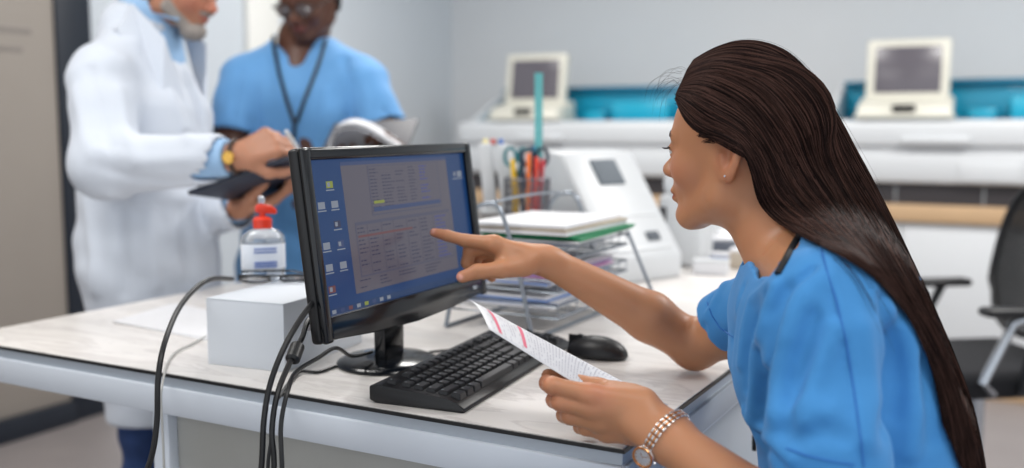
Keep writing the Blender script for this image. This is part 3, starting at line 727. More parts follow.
# ribbed mesh: horizontal threads and vertical threads
for k in range(46):
    z = .60 + k * .0092
    hwid = max([abs(p_[1]) for p_ in outl if abs(p_[2] - z) < .03] + [.02]); b.tube([backp(y, z) for y in np.linspace(-hwid, hwid, 9)], .0038, 4)
for y in np.linspace(-.19, .19, 34):
    zz = [p_[2] for p_ in outl if abs(p_[1] - y) < .025]; 
    if zz: b.tube([backp(y, z, .001) for z in np.linspace(min(zz), max(zz), 7)], .0032, 4)
b.build('mesh_back', M['meshb'], oc)
for s in (-1, 1):
    b = MB(); xf = -.16 if s < 0 else -.06; b.box((xf, s * .25 - .03, .68), (.12, s * .25 + .03, .705), .012, seg=3); ar = b.build('armrest', M['black'], oc)
    b = MB(); b.tube([(.03, s * .25, .685), (-.02, s * .255, .58), (-.03, s * .25, .47), (0, s * .18, .45)], [.014, .013, .014, .014], 8); b.build('arm_post', M['black'], ar)
    if s < 0:
        b = MB(); b.tube([(.02, -.25, .685), (-.07, -.25, .66), (-.15, -.25, .50), (-.10, -.22, .46)], .013, 8); b.build('arm_brace', M['chrome'], ar)
b = MB(); b.tube([(.10, .03, .44), (.20, .03, .50), (.205, .03, .68), (.215, .03, .80)], [.013] * 4, 8); b.tube([(.10, -.03, .44), (.20, -.03, .50), (.205, -.03, .68), (.215, -.03, .80)], [.013] * 4, 8); b.build('back_strut', M['chrome'], oc)
b = MB(); b.tube([(0, 0, .12), (0, 0, .44)], .025, 14); b.build('gas_lift', M['chrome'], oc)
for k in range(5):
    a = 2 * PI * k / 5 + .3; c_, s_ = math.cos(a), math.sin(a)
    b = MB(); b.tube([(0, 0, .12), (.28 * c_, .28 * s_, .075)], [.024, .014], 8); lg = b.build('base_spoke', M['black'], oc)
    b = MB(); b.M = Matrix.Translation((.28 * c_, .28 * s_, .028)) @ Matrix.Rotation(a, 4, 'Z') @ Matrix.Rotation(PI / 2, 4, 'X'); b.lathe([(.001, -.018), (.026, -.018), (.028, 0), (.026, .018), (.001, .018)], 16); b.build('caster', M['rubber'], lg)
# ------------------------------------------------------------------ head, shared by the three people (local: x forward, y to the person's left, z up, origin between the eyes' height and ears)
def head_sdf(nose=1.0, wide=1.0, jaw=1.0, lips=1.0, fem=True):
    k = .012
    cr = un(.03, ell((-.022, 0, .034), (.094, .073, .080)), ell((.028, 0, .022), (.062, .062, .070)))
    face = un(.022, ell((.030, 0, -.026), (.056, .052 * wide, .072)), cone((.000, .044 * jaw, -.060), (.063, .014, -.089), .017, .0135), cone((.000, -.044 * jaw, -.060), (.063, -.014, -.089), .017, .0135),
              cone((.069, .008, -.090), (.069, -.008, -.090), .0135, .0135), cone((-.01, .050 * jaw, -.02), (.0, .046 * jaw, -.058), .02, .017), cone((-.01, -.050 * jaw, -.02), (.0, -.046 * jaw, -.058), .02, .017))
    cheek = un(.02, ell((.054, .034, -.024), (.026, .022, .022)), ell((.054, -.034, -.024), (.026, .022, .022)))
    base = un(.02, cr, face, cheek)
    brow = un(.012, cone((.079, .010, .016), (.070, .042, .019), .0095, .008), cone((.079, -.010, .016), (.070, -.042, .019), .0095, .008))
    base = un(.014, base, brow, ell((.070, 0, -.050), (.024, .026, .024)))
    # eye hollows
    for s in (1, -1): base = sub(base, ell((.096, s * .031, .001), (.017, .019, .0115)), .012)
    nz = un(.009, cone((.080, 0, .010), (.1035 + .004 * (nose - 1), 0, -.026), .0062, .0088 * nose), ell((.097, .009 * nose, -.030), (.0095, .0065 * nose, .0065)), ell((.097, -.009 * nose, -.030), (.0095, .0065 * nose, .0065)), cone((.1035, 0, -.027), (.090, 0, -.036), .0075 * nose, .006))
    base = un(.009, base, nz)
    for s in (1, -1): base = sub(base, ell((.099, s * .0062 * nose, -.0375), (.005, .0028, .003)), .003)
    lp = un(.003, ell((.0895, 0, -.0560), (.0085, .021, .0058 * lips)), ell((.0880, 0, -.0650), (.0085, .018, .0068 * lips)))
    base = un(.006, base, lp)
    base = sub(base, ell((.0975, 0, -.0605), (.010, .020, .0011)), .0025)
    base = un(.010, base, ell((.077, 0, -.088), (.013, .015, .011)))
    # lids over the eyeballs
    for s in (1, -1):
        lid = inter(ell((.0745, s * .031, .001), (.0138, .0150, .0128)), plane((.0745, s * .031, -.0018), (.25, 0, -1)), .001)
        low = inter(ell((.0745, s * .031, .000), (.0134, .0148, .0126)), plane((.0745, s * .031, -.0042), (0, 0, 1)), .001)
        base = un(.0035, base, lid, low)
    def ear(s):
        # shell with rim, hollow and lobe, leaning back
        c = Vector((-.021, s * .0735, -.005)); R = (Matrix.Rotation(math.radians(-12), 3, 'Y') @ Matrix.Rotation(s * math.radians(-22), 3, 'Z')).transposed()
        o = ell(c, (.0190, .0072, .0335), R); d = sub(o, ell(c + Vector((.003, s * .0055, .005)), (.0118, .0078, .0215), R), .003)
        return un(.006, d, ell(c + Vector((.001, 0, -.024)), (.0085, .0050, .0095), R), cone(c + Vector((.010, s * .001, .0)), c + Vector((.008, s * .001, -.010)), .0045, .004))
    return un(.006, base, ear(1), ear(-1))
def head_matrix(origin, fwd, pitch_deg, roll_deg=0):
    f = Vector(fwd).normalized(); l = Vector((0, 0, 1)).cross(f).normalized(); u = f.cross(l)
    R = Matrix((f, l, u)).transposed().to_4x4()
    return Matrix.Translation(origin) @ R @ Matrix.Rotation(math.radians(pitch_deg), 4, 'Y') @ Matrix.Rotation(math.radians(roll_deg), 4, 'X')
M['eyew'] = mat('eye_white', (232, 228, 224), .15, coat=.6); M['iris'] = mat('brown_iris', (52, 32, 22), .15, coat=.8); M['lash'] = mat('lash_black', (18, 12, 12), .6)
def eyes(Mh, parent, iris=M['iris'], lash=True):
    off = Matrix.Translation(-parent.location) @ Mh
    for s in (1, -1):
        b = MB(); b.M = off @ Matrix.Translation((.0745, s * .031, 0)) @ Matrix.Rotation(math.radians(14), 4, 'Y') @ Matrix.Rotation(PI / 2, 4, 'Y')
        prof = [(.0118 * math.sin(a), .0118 * math.cos(a)) for a in np.linspace(PI, 0.0, 17)]
        prof = [(max(r, .00005), z) for r, z in prof]
        b.lathe([p_ for p_ in prof if p_[0] >= .0052 or p_[1] < 0], 24, mi=0); b.lathe([(.0053, .0104), (.0052, .0108), (.003, .0116), (.0001, .0119)], 24, mi=1)
        e = b.build('eyeball', [M['eyew'], iris], parent)
        if lash:
            b = MB(); b.M = off
            b.tube([(.0745 + .0135 * math.cos(a) * .97, s * .031 + .0148 * math.sin(a), .0032 + .001 * math.cos(a)) for a in np.linspace(-1.1, 1.1, 9)], [.0005] + [.0012] * 7 + [.0005], 5)
            for a in np.linspace(-1.2, 1.2, 22):
                p_ = Vector((.0745 + .0135 * math.cos(a), s * .031 + .0148 * math.sin(a), .0034)); d_ = Vector((math.cos(a), math.sin(a) * .9, -.25)).normalized()
                b.tube([p_, p_ + d_ * .005, p_ + d_ * .0085 + Vector((0, 0, .0022))], [.0006, .0005, .0002], 4)
            b.build('eyelashes', M['lash'], parent)
def strands(name, curves, r0, m, parent, r1=.25, tones=None):
    """hair as real strands: curves is a list of point lists in world space; one three sided tube each"""
    off = np.array(tuple(parent.location)); V = []; Fc = []; T = []; base = 0
    for c in curves:
        P = np.array([tuple(p_) for p_ in c]) - off; n = len(P)
        t = np.gradient(P, axis=0); t /= np.linalg.norm(t, axis=1)[:, None] + 1e-12
        a = np.cross(t, (.31, .52, .79)); a /= np.linalg.norm(a, axis=1)[:, None] + 1e-12; e = np.cross(t, a)
        k = np.arange(n) / (n - 1); r = r0 * (1 - (1 - r1) * np.clip((k - .6) / .4, 0, 1))
        for q in range(3): V.append(P + (a * math.cos(q * 2.0944) + e * math.sin(q * 2.0944)) * r[:, None])
        i = np.arange(n - 1)
        for q in range(3):
            q2 = (q + 1) % 3; Fc.append(np.stack([base + q * n + i, base + q2 * n + i, base + q2 * n + i + 1, base + q * n + i + 1], 1))
        T += [rng.random()] * (3 * n); base += 3 * n
    V = np.concatenate(V); Fc = np.concatenate(Fc)
    me = bpy.data.meshes.new(name); me.vertices.add(len(V)); me.vertices.foreach_set('co', V.ravel().astype(np.float32))
    me.loops.add(Fc.size); me.loops.foreach_set('vertex_index', Fc.ravel().astype(np.int32)); me.polygons.add(len(Fc)); me.polygons.foreach_set('loop_start', np.arange(0, Fc.size, 4, dtype=np.int32))
    me.polygons.foreach_set('use_smooth', np.ones(len(Fc), dtype=bool)); me.update(calc_edges=True); me.validate()
    if tones is not None and len(me.vertices) == len(V):
        at_ = me.color_attributes.new('tint', 'FLOAT_COLOR', 'POINT'); c = np.ones((len(V), 4)); tt = np.array(T)[:, None] ** 2.2; c[:, :3] = tones[0] * (1 - tt) + tones[1] * tt; at_.data.foreach_set('color', c.ravel().astype(np.float32))
    return link(name, me, m, parent)
def eyebrows(Mh, parent, m, n=70, thick=1.0, hf=None):
    cs = []
    for s in (1, -1):
        for i in range(n):
            t = rng.random(); w = (rng.random() - .5) * .0075 * thick * (1 - .6 * t)
            y = .011 + .034 * t; x0 = .0905 - .019 * t ** 1.6; z = .0165 + .006 * math.sin(t * 2.3) + w
            p0 = Vector((x0 + .001, s * y, z)); d = Vector((-.15 - .35 * t, s * 1, .35 * (1 - t) - .15)).normalized() * (.006)
            pts = [p0, p0 + d * .5 + Vector((.0008, 0, 0)), p0 + d]
            if hf:
                q = []
                for p_ in pts:
                    P = np.array([tuple(p_)]); 
                    for _ in range(4): P[0, 0] -= (hf(P)[0] - .0004)
                    q.append(Vector(P[0]))
                pts = q
            cs.append([Mh @ p_ for p_ in pts])
    return strands('eyebrows', cs, .00055, m, parent)
def skinmat(name, rough=.45, sss=.25):
    return mat(name, (200, 150, 120), rough, noise=.05, nscale=14, bump=.06, bscale=260, sss=sss, attr='tint', spec=.4)
def lin(c): return np.array(srgb(*c)[:3])
def blob(P, c, r, soft=.4):
    d = np.sqrt((((P - V3(c)) / np.array(r)) ** 2).sum(1)); return np.clip((1 + soft - d) / (2 * soft), 0, 1)[:, None]

# ================================================================== the seated woman
HO = at(740, 150, 1.30)
HM = head_matrix(HO, (-.785, .62, 0), .5, 0)
wsk = ball(frame(head_sdf(1.0, 1.02, 1.05, 1.1), HM), HO, .16)
neck = un(.03, cone(HM @ Vector((-.035, 0, -.045)), at(802, 262, 1.25), .050, .054), cone(HM @ Vector((-.008, 0, -.06)), at(792, 280, 1.235), .036, .040))
PL_, PR_ = at(822, 302, 1.06), at(786, 300, 1.37)
CH = at(830, 330, 1.215); WA = at(862, 450, 1.18); HP = at(866, 590, 1.17)
Lx = (PL_ - PR_); Lx.z = 0; Lx.normalize(); Fx = Vector((Lx.y, -Lx.x, 0)) * -1
if Fx.x > 0: Fx = -Fx
torso = un(.05, cone(CH + Lx * .065, CH - Lx * .065, .088, .088, None), cone(CH, WA, .11, .095, Fx, .8), cone(WA, HP, .10, .115, Fx, .85), cone(WA + Lx * .03, HP + Lx * .06, .08, .10), cone(WA - Lx * .03, HP - Lx * .06, .08, .10),
           cone(at(806, 268, 1.24) + Lx * .03, PL_ + Vector((0, 0, .0)), .05, .048), cone(at(806, 268, 1.24) - Lx * .03, PR_, .05, .048))
# pointing (far, right) arm
RE, RW = at(695, 346, 1.535), at(547, 261, 1.505)
armR = un(.02, limb([PR_, at(738, 326, 1.475), RE], [.048, .043, .033], .02), limb([RE, at(650, 317, 1.52), RW], [.033, .038, .0225], .012), cone(RW, at(520, 255, 1.50), .022, .021, (0, .25, 1), .80), ell(at(694, 352, 1.54), (.024, .024, .018)))
def hand_right():
    w0 = RW
    mcp = [at(494, 244, 1.480), at(493, 247, 1.503), at(497, 250, 1.524), at(503, 254, 1.543)]
    palm = un(.012, *[cone(at(535 - i, 257 + i, 1.485 + .014 * i), mcp[i], .0145, .0125 - .001 * i) for i in range(4)], cone(at(530, 262, 1.48), at(505, 262, 1.485), .015, .012), cone(w0, at(525, 257, 1.502), .020, .020, (0, .3, 1), .75))
    idx = limb([mcp[0], at(465, 240.5, 1.498), at(447, 235.5, 1.508), at(434, 232.5, 1.516)], [.0125, .0098, .0085, .0070], .004)
    mid = limb([mcp[1], at(470, 250, 1.515), at(467, 263, 1.518), at(477, 271, 1.520)], [.0120, .0105, .0092, .0082], .004)
    rng_ = limb([mcp[2], at(477, 254, 1.538), at(474, 268, 1.541), at(484, 275, 1.540)], [.0115, .0100, .0090, .0080], .004)
    pnk = limb([mcp[3], at(486, 259, 1.560), at(484, 271, 1.560), at(492, 278, 1.558)], [.0105, .0088, .0080, .0072], .004)
    thb = limb([at(524, 266, 1.478), at(500, 269.5, 1.462), at(477, 271.5, 1.450), at(462, 277, 1.447)], [.0165, .0125, .0105, .0090], .006)
    web = cone(at(507, 258, 1.475), at(500, 262, 1.478), .011, .008)
    return branches(un(.012, palm, web), .009, idx, mid, rng_, pnk, thb)
hR = ball(hand_right(), at(490, 256, 1.50), .115)
# near, left arm and the hand that holds the sheet
LE, LW = at(806, 560, 1.015), at(668, 437, 1.135)
armL = un(.02, limb([PL_, at(818, 420, 1.02), LE], [.050, .046, .040], .02), limb([LE, at(760, 510, 1.06), LW], [.040, .038, .0245], .012), cone(LW, at(650, 425, 1.145), .0245, .024, (.2, -.8, .4), .74))
def hand_left():
    mcp = [at(591, 395, 1.158), at(592, 409, 1.160), at(598, 422, 1.166), at(607, 433, 1.174)]
    cmc = [at(645, 403, 1.155), at(646, 414, 1.148), at(648, 425, 1.150), at(650, 435, 1.158)]
    palm = un(.012, *[cone(cmc[i], mcp[i], .0165, .0125 - .0008 * i) for i in range(4)], cone(LW, at(640, 420, 1.150), .025, .021, (.2, -.8, .4), .72), cone(at(640, 400, 1.165), at(612, 392, 1.175), .014, .012))
    idx = limb([mcp[0], at(552, 385.5, 1.160), at(547, 383, 1.180), at(558, 387, 1.196)], [.0125, .0104, .0092, .0080], .005)
    mid = limb([mcp[1], at(560, 402, 1.162), at(554, 400, 1.184), at(566, 402, 1.200)], [.0120, .0104, .0093, .0082], .005)
    rg = limb([mcp[2], at(570, 416, 1.172), at(564, 415, 1.194), at(576, 415, 1.208)], [.0115, .0100, .0090, .0080], .005)
    pk = limb([mcp[3], at(586, 428, 1.186), at(580, 427, 1.204), at(590, 426, 1.214)], [.0102, .0088, .0080, .0070], .005)
    th = limb([at(632, 397, 1.175), at(598, 388, 1.196), at(566, 380, 1.203), at(548, 375.5, 1.196)], [.0155, .0120, .0102, .0084], .006)
    return branches(palm, .009, idx, mid, rg, pk, th)
hL = ball(hand_left(), at(600, 410, 1.17), .11)
Gx = Vector((-.45, -.89, 0)); Kx = Vector((Gx.y, -Gx.x, 0)) * -1
legs = un(.04, cone(HP + Kx * .09, HP + Kx * .09 + Gx * .42 + Vector((0, 0, -.01)), .085, .062), cone(HP - Kx * .09, HP - Kx * .09 + Gx * .42 + Vector((0, 0, -.01)), .085, .062),
          cone(HP + Kx * .09 + Gx * .42, HP + Kx * .09 + Gx * .36 + Vector((0, 0, -.42 + (.62 - HP.z))), .056, .04), cone(HP - Kx * .09 + Gx * .42, HP - Kx * .09 + Gx * .36 + Vector((0, 0, -.42 + (.62 - HP.z))), .056, .04))
skin = un(.014, un(.03, neck, wsk), un(.03, torso, armR, armL), hR, hL)
wb = Vector((HP.x, HP.y, 0))
wo = empty('person', wb, 0, 'seated woman with long dark hair in blue scrubs pointing at the monitor', 'person')
SK = lin((208, 158, 124)); 
Hi = np.array(HM.inverted())
def wcol(P):
    c = np.repeat(lin((185, 130, 95))[None], len(P), 0)
    Q = P @ Hi[:3, :3].T + Hi[:3, 3]
    mix = lambda c, k, col: c * (1 - k) + k * lin(col)
    c = mix(c, blob(Q, (.062, .036, -.028), (.03, .022, .02), .8) * .45, (205, 128, 104)); c = mix(c, blob(Q, (.062, -.036, -.028), (.03, .022, .02), .8) * .45, (205, 128, 104))
    c = mix(c, blob(Q, (.09, 0, -.0605), (.02, .020, .0090), .12) * .9, (146, 62, 58))
    c = mix(c, blob(Q, (-.021, .075, -.005), (.02, .016, .034), .5) * .35, (196, 116, 88))
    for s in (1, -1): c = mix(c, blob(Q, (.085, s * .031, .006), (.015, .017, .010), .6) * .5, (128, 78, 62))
    c = mix(c, blob(Q, (.060, .050, -.020), (.0022, .0022, .0022), .3) * .8, (70, 36, 28)); c = mix(c, blob(Q, (.052, .053, -.008), (.0016, .0016, .0016), .3) * .8, (80, 42, 32))
    for s in (1, -1): c = mix(c, blob(Q, (.079, s * .030, .0195), (.013, .019, .0028), .5) * .75, (62, 38, 32))
    # nails
    for p_, r in ((at(431.5, 230.8, 1.511), .0065), (at(458, 277.3, 1.439), .0075)): c = mix(c, blob(P, p_, (r, r, r * .75), .2) * .75, (232, 180, 168))
    for p_ in (at(455, 278, 1.448), at(433, 232, 1.516), at(545, 384, 1.17), at(556, 402, 1.17), at(597, 392, 1.15)): c = mix(c, blob(P, p_, (.016, .016, .016), .9) * .35, (206, 124, 100))
    return c
M['skin1'] = skinmat('warm_skin')
all_lo = Vector((-.16, .80, .35)); 
body('body', inter(skin, plane((0, 0, HP.z - .04), (0, 0, -1)), .01), (-.16, .82, HP.z - .06), (.62, 1.68, 1.36), .0022, M['skin1'], wo, 2, wcol)
eyes(HM, wo)
M['brow'] = mat('brow_hair', (40, 24, 20), .6)
hf_ = head_sdf(1.0, 1.02, 1.05, 1.1)
eyebrows(HM, wo, M['brow'], 420, 1.7, hf_)
b = MB(); pe = HM @ Vector((-.018, .0800, -.031)) - wo.location; b.lathe([(.0001, -.0018), (.0013, -.0013), (.0018, 0), (.0013, .0013), (.0001, .0018)], 12, pe); b.build('earring', mat('silver', (235, 235, 240), .15, metal=.9), wo)['label'] = 'small silver stud earring'

# ---- scrub top
sl1 = at(822, 335, 1.045); sl2 = at(828, 440, 1.005); sl3 = at(834, 545, .985)
ar1 = at(737, 312, 1.475)
top = un(.045, cone(CH + Lx * .070, CH - Lx * .070, .100, .100), cone(at(822, 300, 1.22) + Lx * .05, at(822, 300, 1.22) - Lx * .05, .085, .085), cone(CH, WA, .115, .115, Fx, .86), cone(WA + Lx * .03, HP + Lx * .05, .108, .135), cone(WA - Lx * .03, HP - Lx * .05, .108, .13),
         cone(at(806, 272, 1.235) + Lx * .03, PL_ + Vector((0, 0, -.002)), .055, .060), cone(at(806, 272, 1.235) - Lx * .03, PR_, .055, .060), cone(CH + Fx * .045 + Lx * .055, CH + Fx * .05 + Lx * .055 - Vector((0, 0, .05)), .062, .065), cone(CH + Fx * .045 - Lx * .055, CH + Fx * .05 - Lx * .055 - Vector((0, 0, .05)), .062, .065))
top = un(.03, top, cone(at(860, 330, 1.15), at(874, 420, 1.12), .072, .088))
sleeveL = un(.03, limb([PL_ + Vector((0, 0, -.003)), sl1, sl2, sl3], [.058, .057, .055, .056], .03))
sleeveR = limb([PR_, at(758, 310, 1.43), at(712, 328, 1.50)], [.058, .053, .048], .02)
cut_d = (at(716, 322, 1.485) - at(752, 302, 1.44)).normalized()
sleeveR = inter(sleeveR, plane(at(716, 322, 1.488), cut_d), .004)
sleeveR = sub(sleeveR, cone(at(734, 318, 1.462), at(696, 338, 1.53), .038, .042), .003)
cloth = un(.009, un(.02, top, sleeveR), sleeveL)
cloth = un(.012, cloth, cone(at(802, 238, 1.185) , at(774, 286, 1.165), .010, .010), cone(at(797, 240, 1.20), at(810, 235, 1.27), .012, .012), cone(at(752, 262, 1.27), at(768, 280, 1.22), .012, .012))
# neck opening
nk = un(.012, cone(at(802, 262, 1.24), at(752, 205, 1.28), .056, .060), cone(at(798, 268, 1.235), at(770, 288, 1.205), .044, .012), cone(at(792, 252, 1.185), at(771, 284, 1.165), .026, .008))
cloth = sub(cloth, nk, .006)
for (x_, y_, r_) in ((790, 236, .012), (784, 244, .012), (778, 252, .012), (773, 260, .012), (769, 268, .010), (766, 275, .008), (780, 236, .012), (772, 243, .012), (765, 251, .012), (761, 260, .011), (770, 234, .012), (762, 240, .012), (755, 247, .012), (752, 254, .009), (760, 231, .012), (752, 238, .012), (746, 245, .010), (748, 232, .012)):
    q_ = march(cloth, x_, y_)
    if q_ is not None: vd = q_ - V3(CAM); vd /= np.linalg.norm(vd); cloth = sub(cloth, cone(q_ - vd * .03, q_ + vd * .055, r_, r_), .004)
# folds: raised or sunk ridges seated on the cloth
def dens(pts, st):
    o = []
    for (x0, y0), (x1, y1) in zip(pts, pts[1:]):
        n = max(1, int(math.hypot(x1 - x0, y1 - y0) / st)); o += [(x0 + (x1 - x0) * k / n, y0 + (y1 - y0) * k / n) for k in range(n)]
    return o + [pts[-1]]
def ridge(pts, amp, w):
    P3 = []
    for (px, py) in dens(pts, 9):
        q = march(cloth_base, px, py)
        if q is not None: P3.append(q)
    return (P3, amp, w)
cloth_base = cloth
folds = [
    ridge([(818, 246), (823, 268), (832, 300), (842, 340), (851, 390), (857, 440), (860, 467)], -.0022, .0035),
    ridge([(822, 246), (828, 268), (838, 300), (848, 340), (857, 390), (864, 440)], .0022, .007),
    ridge([(813, 271), (800, 282), (788, 300), (780, 322), (776, 346)], -.006, .006), ridge([(824, 276), (808, 290), (796, 310), (788, 336)], .006, .011),
    ridge([(800, 300), (792, 318), (784, 345), (779, 380), (776, 410)], .009, .012),
    ridge([(812, 318), (806, 342), (797, 372), (790, 400), (786, 430)], -.006, .010),
    ridge([(836, 330), (826, 352), (812, 385), (806, 420)], .005, .010),
    ridge([(786, 290), (779, 310), (772, 340), (768, 375), (765, 405)], -.009, .008),
    ridge([(775, 288), (765, 310), (757, 345), (752, 385), (752, 420)], .007, .009),
    ridge([(768, 292), (757, 320), (750, 350), (746, 390)], -.005, .006),
    ridge([(770, 284), (752, 300), (744, 330), (740, 365)], .004, .006),
    ridge([(738, 405), (752, 420), (770, 440), (790, 460)], .005, .007),
    ridge([(738, 414), (752, 430), (768, 448), (782, 464)], -.006, .006),
    ridge([(862, 330), (868, 365), (872, 400), (868, 440)], .005, .014),
    ridge([(880, 300), (890, 340), (894, 380), (888, 430)], -.006, .012),
    ridge([(906, 330), (914, 370), (916, 410), (910, 450)], .005, .012),
    ridge([(925, 360), (930, 400), (934, 440)], -.004, .010),
    ridge([(780, 418), (800, 408), (825, 412)], .005, .012),
    ridge([(800, 440), (822, 430), (845, 436)], -.004, .009),
    ridge([(846, 260), (868, 280), (888, 310)], .004, .014),
    ridge([(724, 284), (716, 300), (706, 318)], .004, .008), ridge([(742, 288), (735, 310), (730, 340)], -.004, .007), ridge([(712, 296), (706, 318), (704, 334)], -.003, .005)]
def foldf(P):
    d = np.zeros(len(P))
    for (ps, amp, w) in folds:
        best = None
        for i in range(len(ps) - 1):
            a = ps[i]; ba = ps[i + 1] - a; q = P - a; h = np.clip(q @ ba / (ba @ ba), 0, 1); e = ((q - h[:, None] * ba) ** 2).sum(1); best = e if best is None else np.minimum(best, e)
        if best is not None: d += 1.7 * amp * np.exp(-best / (w * w))
    return d
def waves(P, a):
    return a * (np.sin(P[:, 0] * 23 + 9 * np.sin(P[:, 2] * 7)) * np.sin(P[:, 1] * 19 + P[:, 2] * 13 + 1) + .6 * np.sin(P[:, 2] * 31 + P[:, 0] * 17 + 5 * np.sin(P[:, 1] * 11)))
cl_f = lambda P: cloth_base(P) - foldf(P) - waves(P, .0022)
M['scrub'] = mat('blue_scrub_cloth', (68, 138, 200), .8, noise=.04, nscale=60, bump=.12, bscale=900, sheen=.08, spec=.2)
cf = inter(cl_f, plane((0, 0, HP.z - .08), (0, 0, -1)), .004)
st = body('scrub_top', cf, (.10, .80, HP.z - .10), (.66, 1.62, 1.12), .0032, M['scrub'], wo, 2)
# sleeve hem and shoulder seam as stitched lines
def seam(pts, name, r=.0009, m=None, lift=.0004):
    P3 = [march(cl_f, x, y) for x, y in dens(pts, 5)]; P3 = [Vector(p_) - wo.location for p_ in P3 if p_ is not None]
    b = MB(); b.tube(P3, r, 5); return b.build(name, m or M['stitch'], wo)
M['stitch'] = mat('stitch_blue', (44, 108, 184), .8)
seam([(821, 248), (826, 268), (836, 300), (846, 340), (854, 390), (861, 440), (864, 467)], 'sleeve_seam')
seam([(707, 302), (712, 316), (720, 328), (733, 337)], 'hem_stitch')
seam([(786, 448), (805, 455), (830, 461), (855, 465)], 'hem_stitch')
# dark collar band of the undershirt at the nape
nkf = lambda P: np.minimum(np.minimum(neck(P), skin(P)), cl_f(P))
P3 = [march(nkf, x, y) for x, y in dens([(803, 231), (798, 238), (792, 248), (786, 260), (778, 274)], 3)]; P3 = [Vector(p_) - wo.location for p_ in P3 if p_ is not None]
b = MB(); b.tube(P3, [.0045] * len(P3), 8); b.build('dark_collar', mat('dark_collar', (14, 14, 18), .7), wo)['label'] = 'black collar edge at the nape'
q_ = [x for x in (march(cl_f, x_, 442) for x_ in range(736, 790, 3)) if x is not None][0]; q_ = Vector(q_) - wo.location
b = MB(); b.box((q_.x - .0035, q_.y - .006, q_.z - .014), (q_.x + .0035, q_.y + .002, q_.z + .012), .002); b.build('pen_clip', M['black'], wo)['label'] = 'small black clip on the scrub front'
# trousers (mostly out of the picture)
tr_ = lambda P: legs(P) - .012
body('trousers', inter(un(.04, tr_, cone(HP + Lx * .06, HP - Lx * .06, .13, .13)), plane((0, 0, HP.z + .02), (0, 0, 1)), .01), (-.05, .55, .02), (.75, 1.5, HP.z + .05), .008, M['scrub'], wo, 2)
for s in (1, -1):
    ft = HP + Kx * (.09 * s) + Gx * .36; ft.z = 0
    b = MB(); a_ = math.atan2(Gx.y, Gx.x); b.M = Matrix.Translation(ft - wo.location) @ Matrix.Rotation(a_, 4, 'Z'); b.box((-.08, -.042, 0), (.17, .042, .03), .012, seg=3); b.box((-.07, -.038, .02), (.10, .038, .16), .034, seg=4); b.build('shoe', mat('shoe_white', (220, 220, 222), .5), wo)
# stool beneath
so = empty('office_stool', (HP.x, HP.y, 0), 0, 'round grey stool under the seated woman', 'stool')
b = MB(); zt_ = HP.z - .175; b.lathe([(.001, zt_ - .06), (.17, zt_ - .06), (.185, zt_ - .03), (.17, zt_), (.001, zt_)], 32); b.build('seat', M['seatb'], so)
b = MB(); b.tube([(0, 0, .06), (0, 0, zt_ - .06)], .025, 14); b.build('gas_lift', M['chrome'], so)
for k in range(5):
    a = 2 * PI * k / 5; b = MB(); b.tube([(0, 0, .08), (.24 * math.cos(a), .24 * math.sin(a), .03)], [.022, .014], 8); b.box((.24 * math.cos(a) - .02, .24 * math.sin(a) - .02, 0), (.24 * math.cos(a) + .02, .24 * math.sin(a) + .02, .045), .015); b.build('base_spoke', M['chrome'], so)

# ---- hair: guides from the hairline back over the head and down the back
HG = [
 [(676,98,1.262),(684,116,1.247),(700,132,1.232),(726,140,1.220),(749,156,1.212),(757,184,1.215),(766,209,1.222),(795,232,1.20),(840,254,1.15),(885,284,1.11),(915,324,1.09),(935,374,1.08),(944,424,1.08)],
 [(677,92,1.27),(692,98,1.24),(715,112,1.222),(744,128,1.208),(765,158,1.203),(778,192,1.205),(802,215,1.20),(835,240,1.16),(870,268,1.12),(903,305,1.10),(928,350,1.09),(946,400,1.08),(955,450,1.08)],
 [(681,84,1.285),(702,76,1.255),(730,84,1.23),(760,106,1.215),(786,142,1.21),(805,178,1.21),(828,208,1.20),(855,240,1.17),(888,280,1.14),(918,325,1.12),(942,375,1.105),(958,425,1.10),(966,475,1.10)],
 [(687,71,1.30),(712,58,1.28),(745,58,1.255),(778,77,1.245),(806,112,1.24),(828,155,1.235),(850,195,1.225),(877,238,1.20),(905,283,1.175),(932,330,1.15),(955,382,1.135),(971,435,1.13),(979,485,1.13)],
 [(693,62,1.315),(718,48,1.305),(750,42,1.30),(785,53,1.30),(815,83,1.30),(840,127,1.29),(864,172,1.28),(890,220,1.26),(916,272,1.23),(940,325,1.20),(962,380,1.18),(978,435,1.17),(986,490,1.165)],
 [(690,66,1.34),(712,54,1.35),(745,52,1.36),(780,66,1.365),(810,98,1.36),(835,140,1.355),(858,185,1.34),(884,232,1.32),(912,282,1.29),(938,335,1.26),(960,390,1.24),(974,445,1.22),(982,500,1.21)],
 [(684,86,1.36),(700,82,1.38),(730,90,1.385),(765,108,1.385),(795,145,1.38),(818,180,1.37),(842,215,1.355),(868,252,1.335),(898,295,1.31),(928,345,1.28),(950,400,1.26),(964,450,1.245),(974,500,1.235)],
 [(680,100,1.36),(690,115,1.385),(712,132,1.395),(740,150,1.395),(768,175,1.385),(788,205,1.375),(812,232,1.36),(845,260,1.34),(880,298,1.315),(912,345,1.29),(936,400,1.27),(952,450,1.255),(962,500,1.25)]]
NP_ = 64
HGc = np.array([[tuple(p_) for p_ in catmull([at(*w_) for w_ in g], 8)] for g in HG])          # guides x points x 3
idx_ = np.linspace(0, HGc.shape[1] - 1, NP_); i0 = np.minimum(idx_.astype(int), HGc.shape[1] - 2); fr_ = (idx_ - i0)[None, :, None]
HGc = HGc[:, i0] * (1 - fr_) + HGc[:, i0 + 1] * fr_
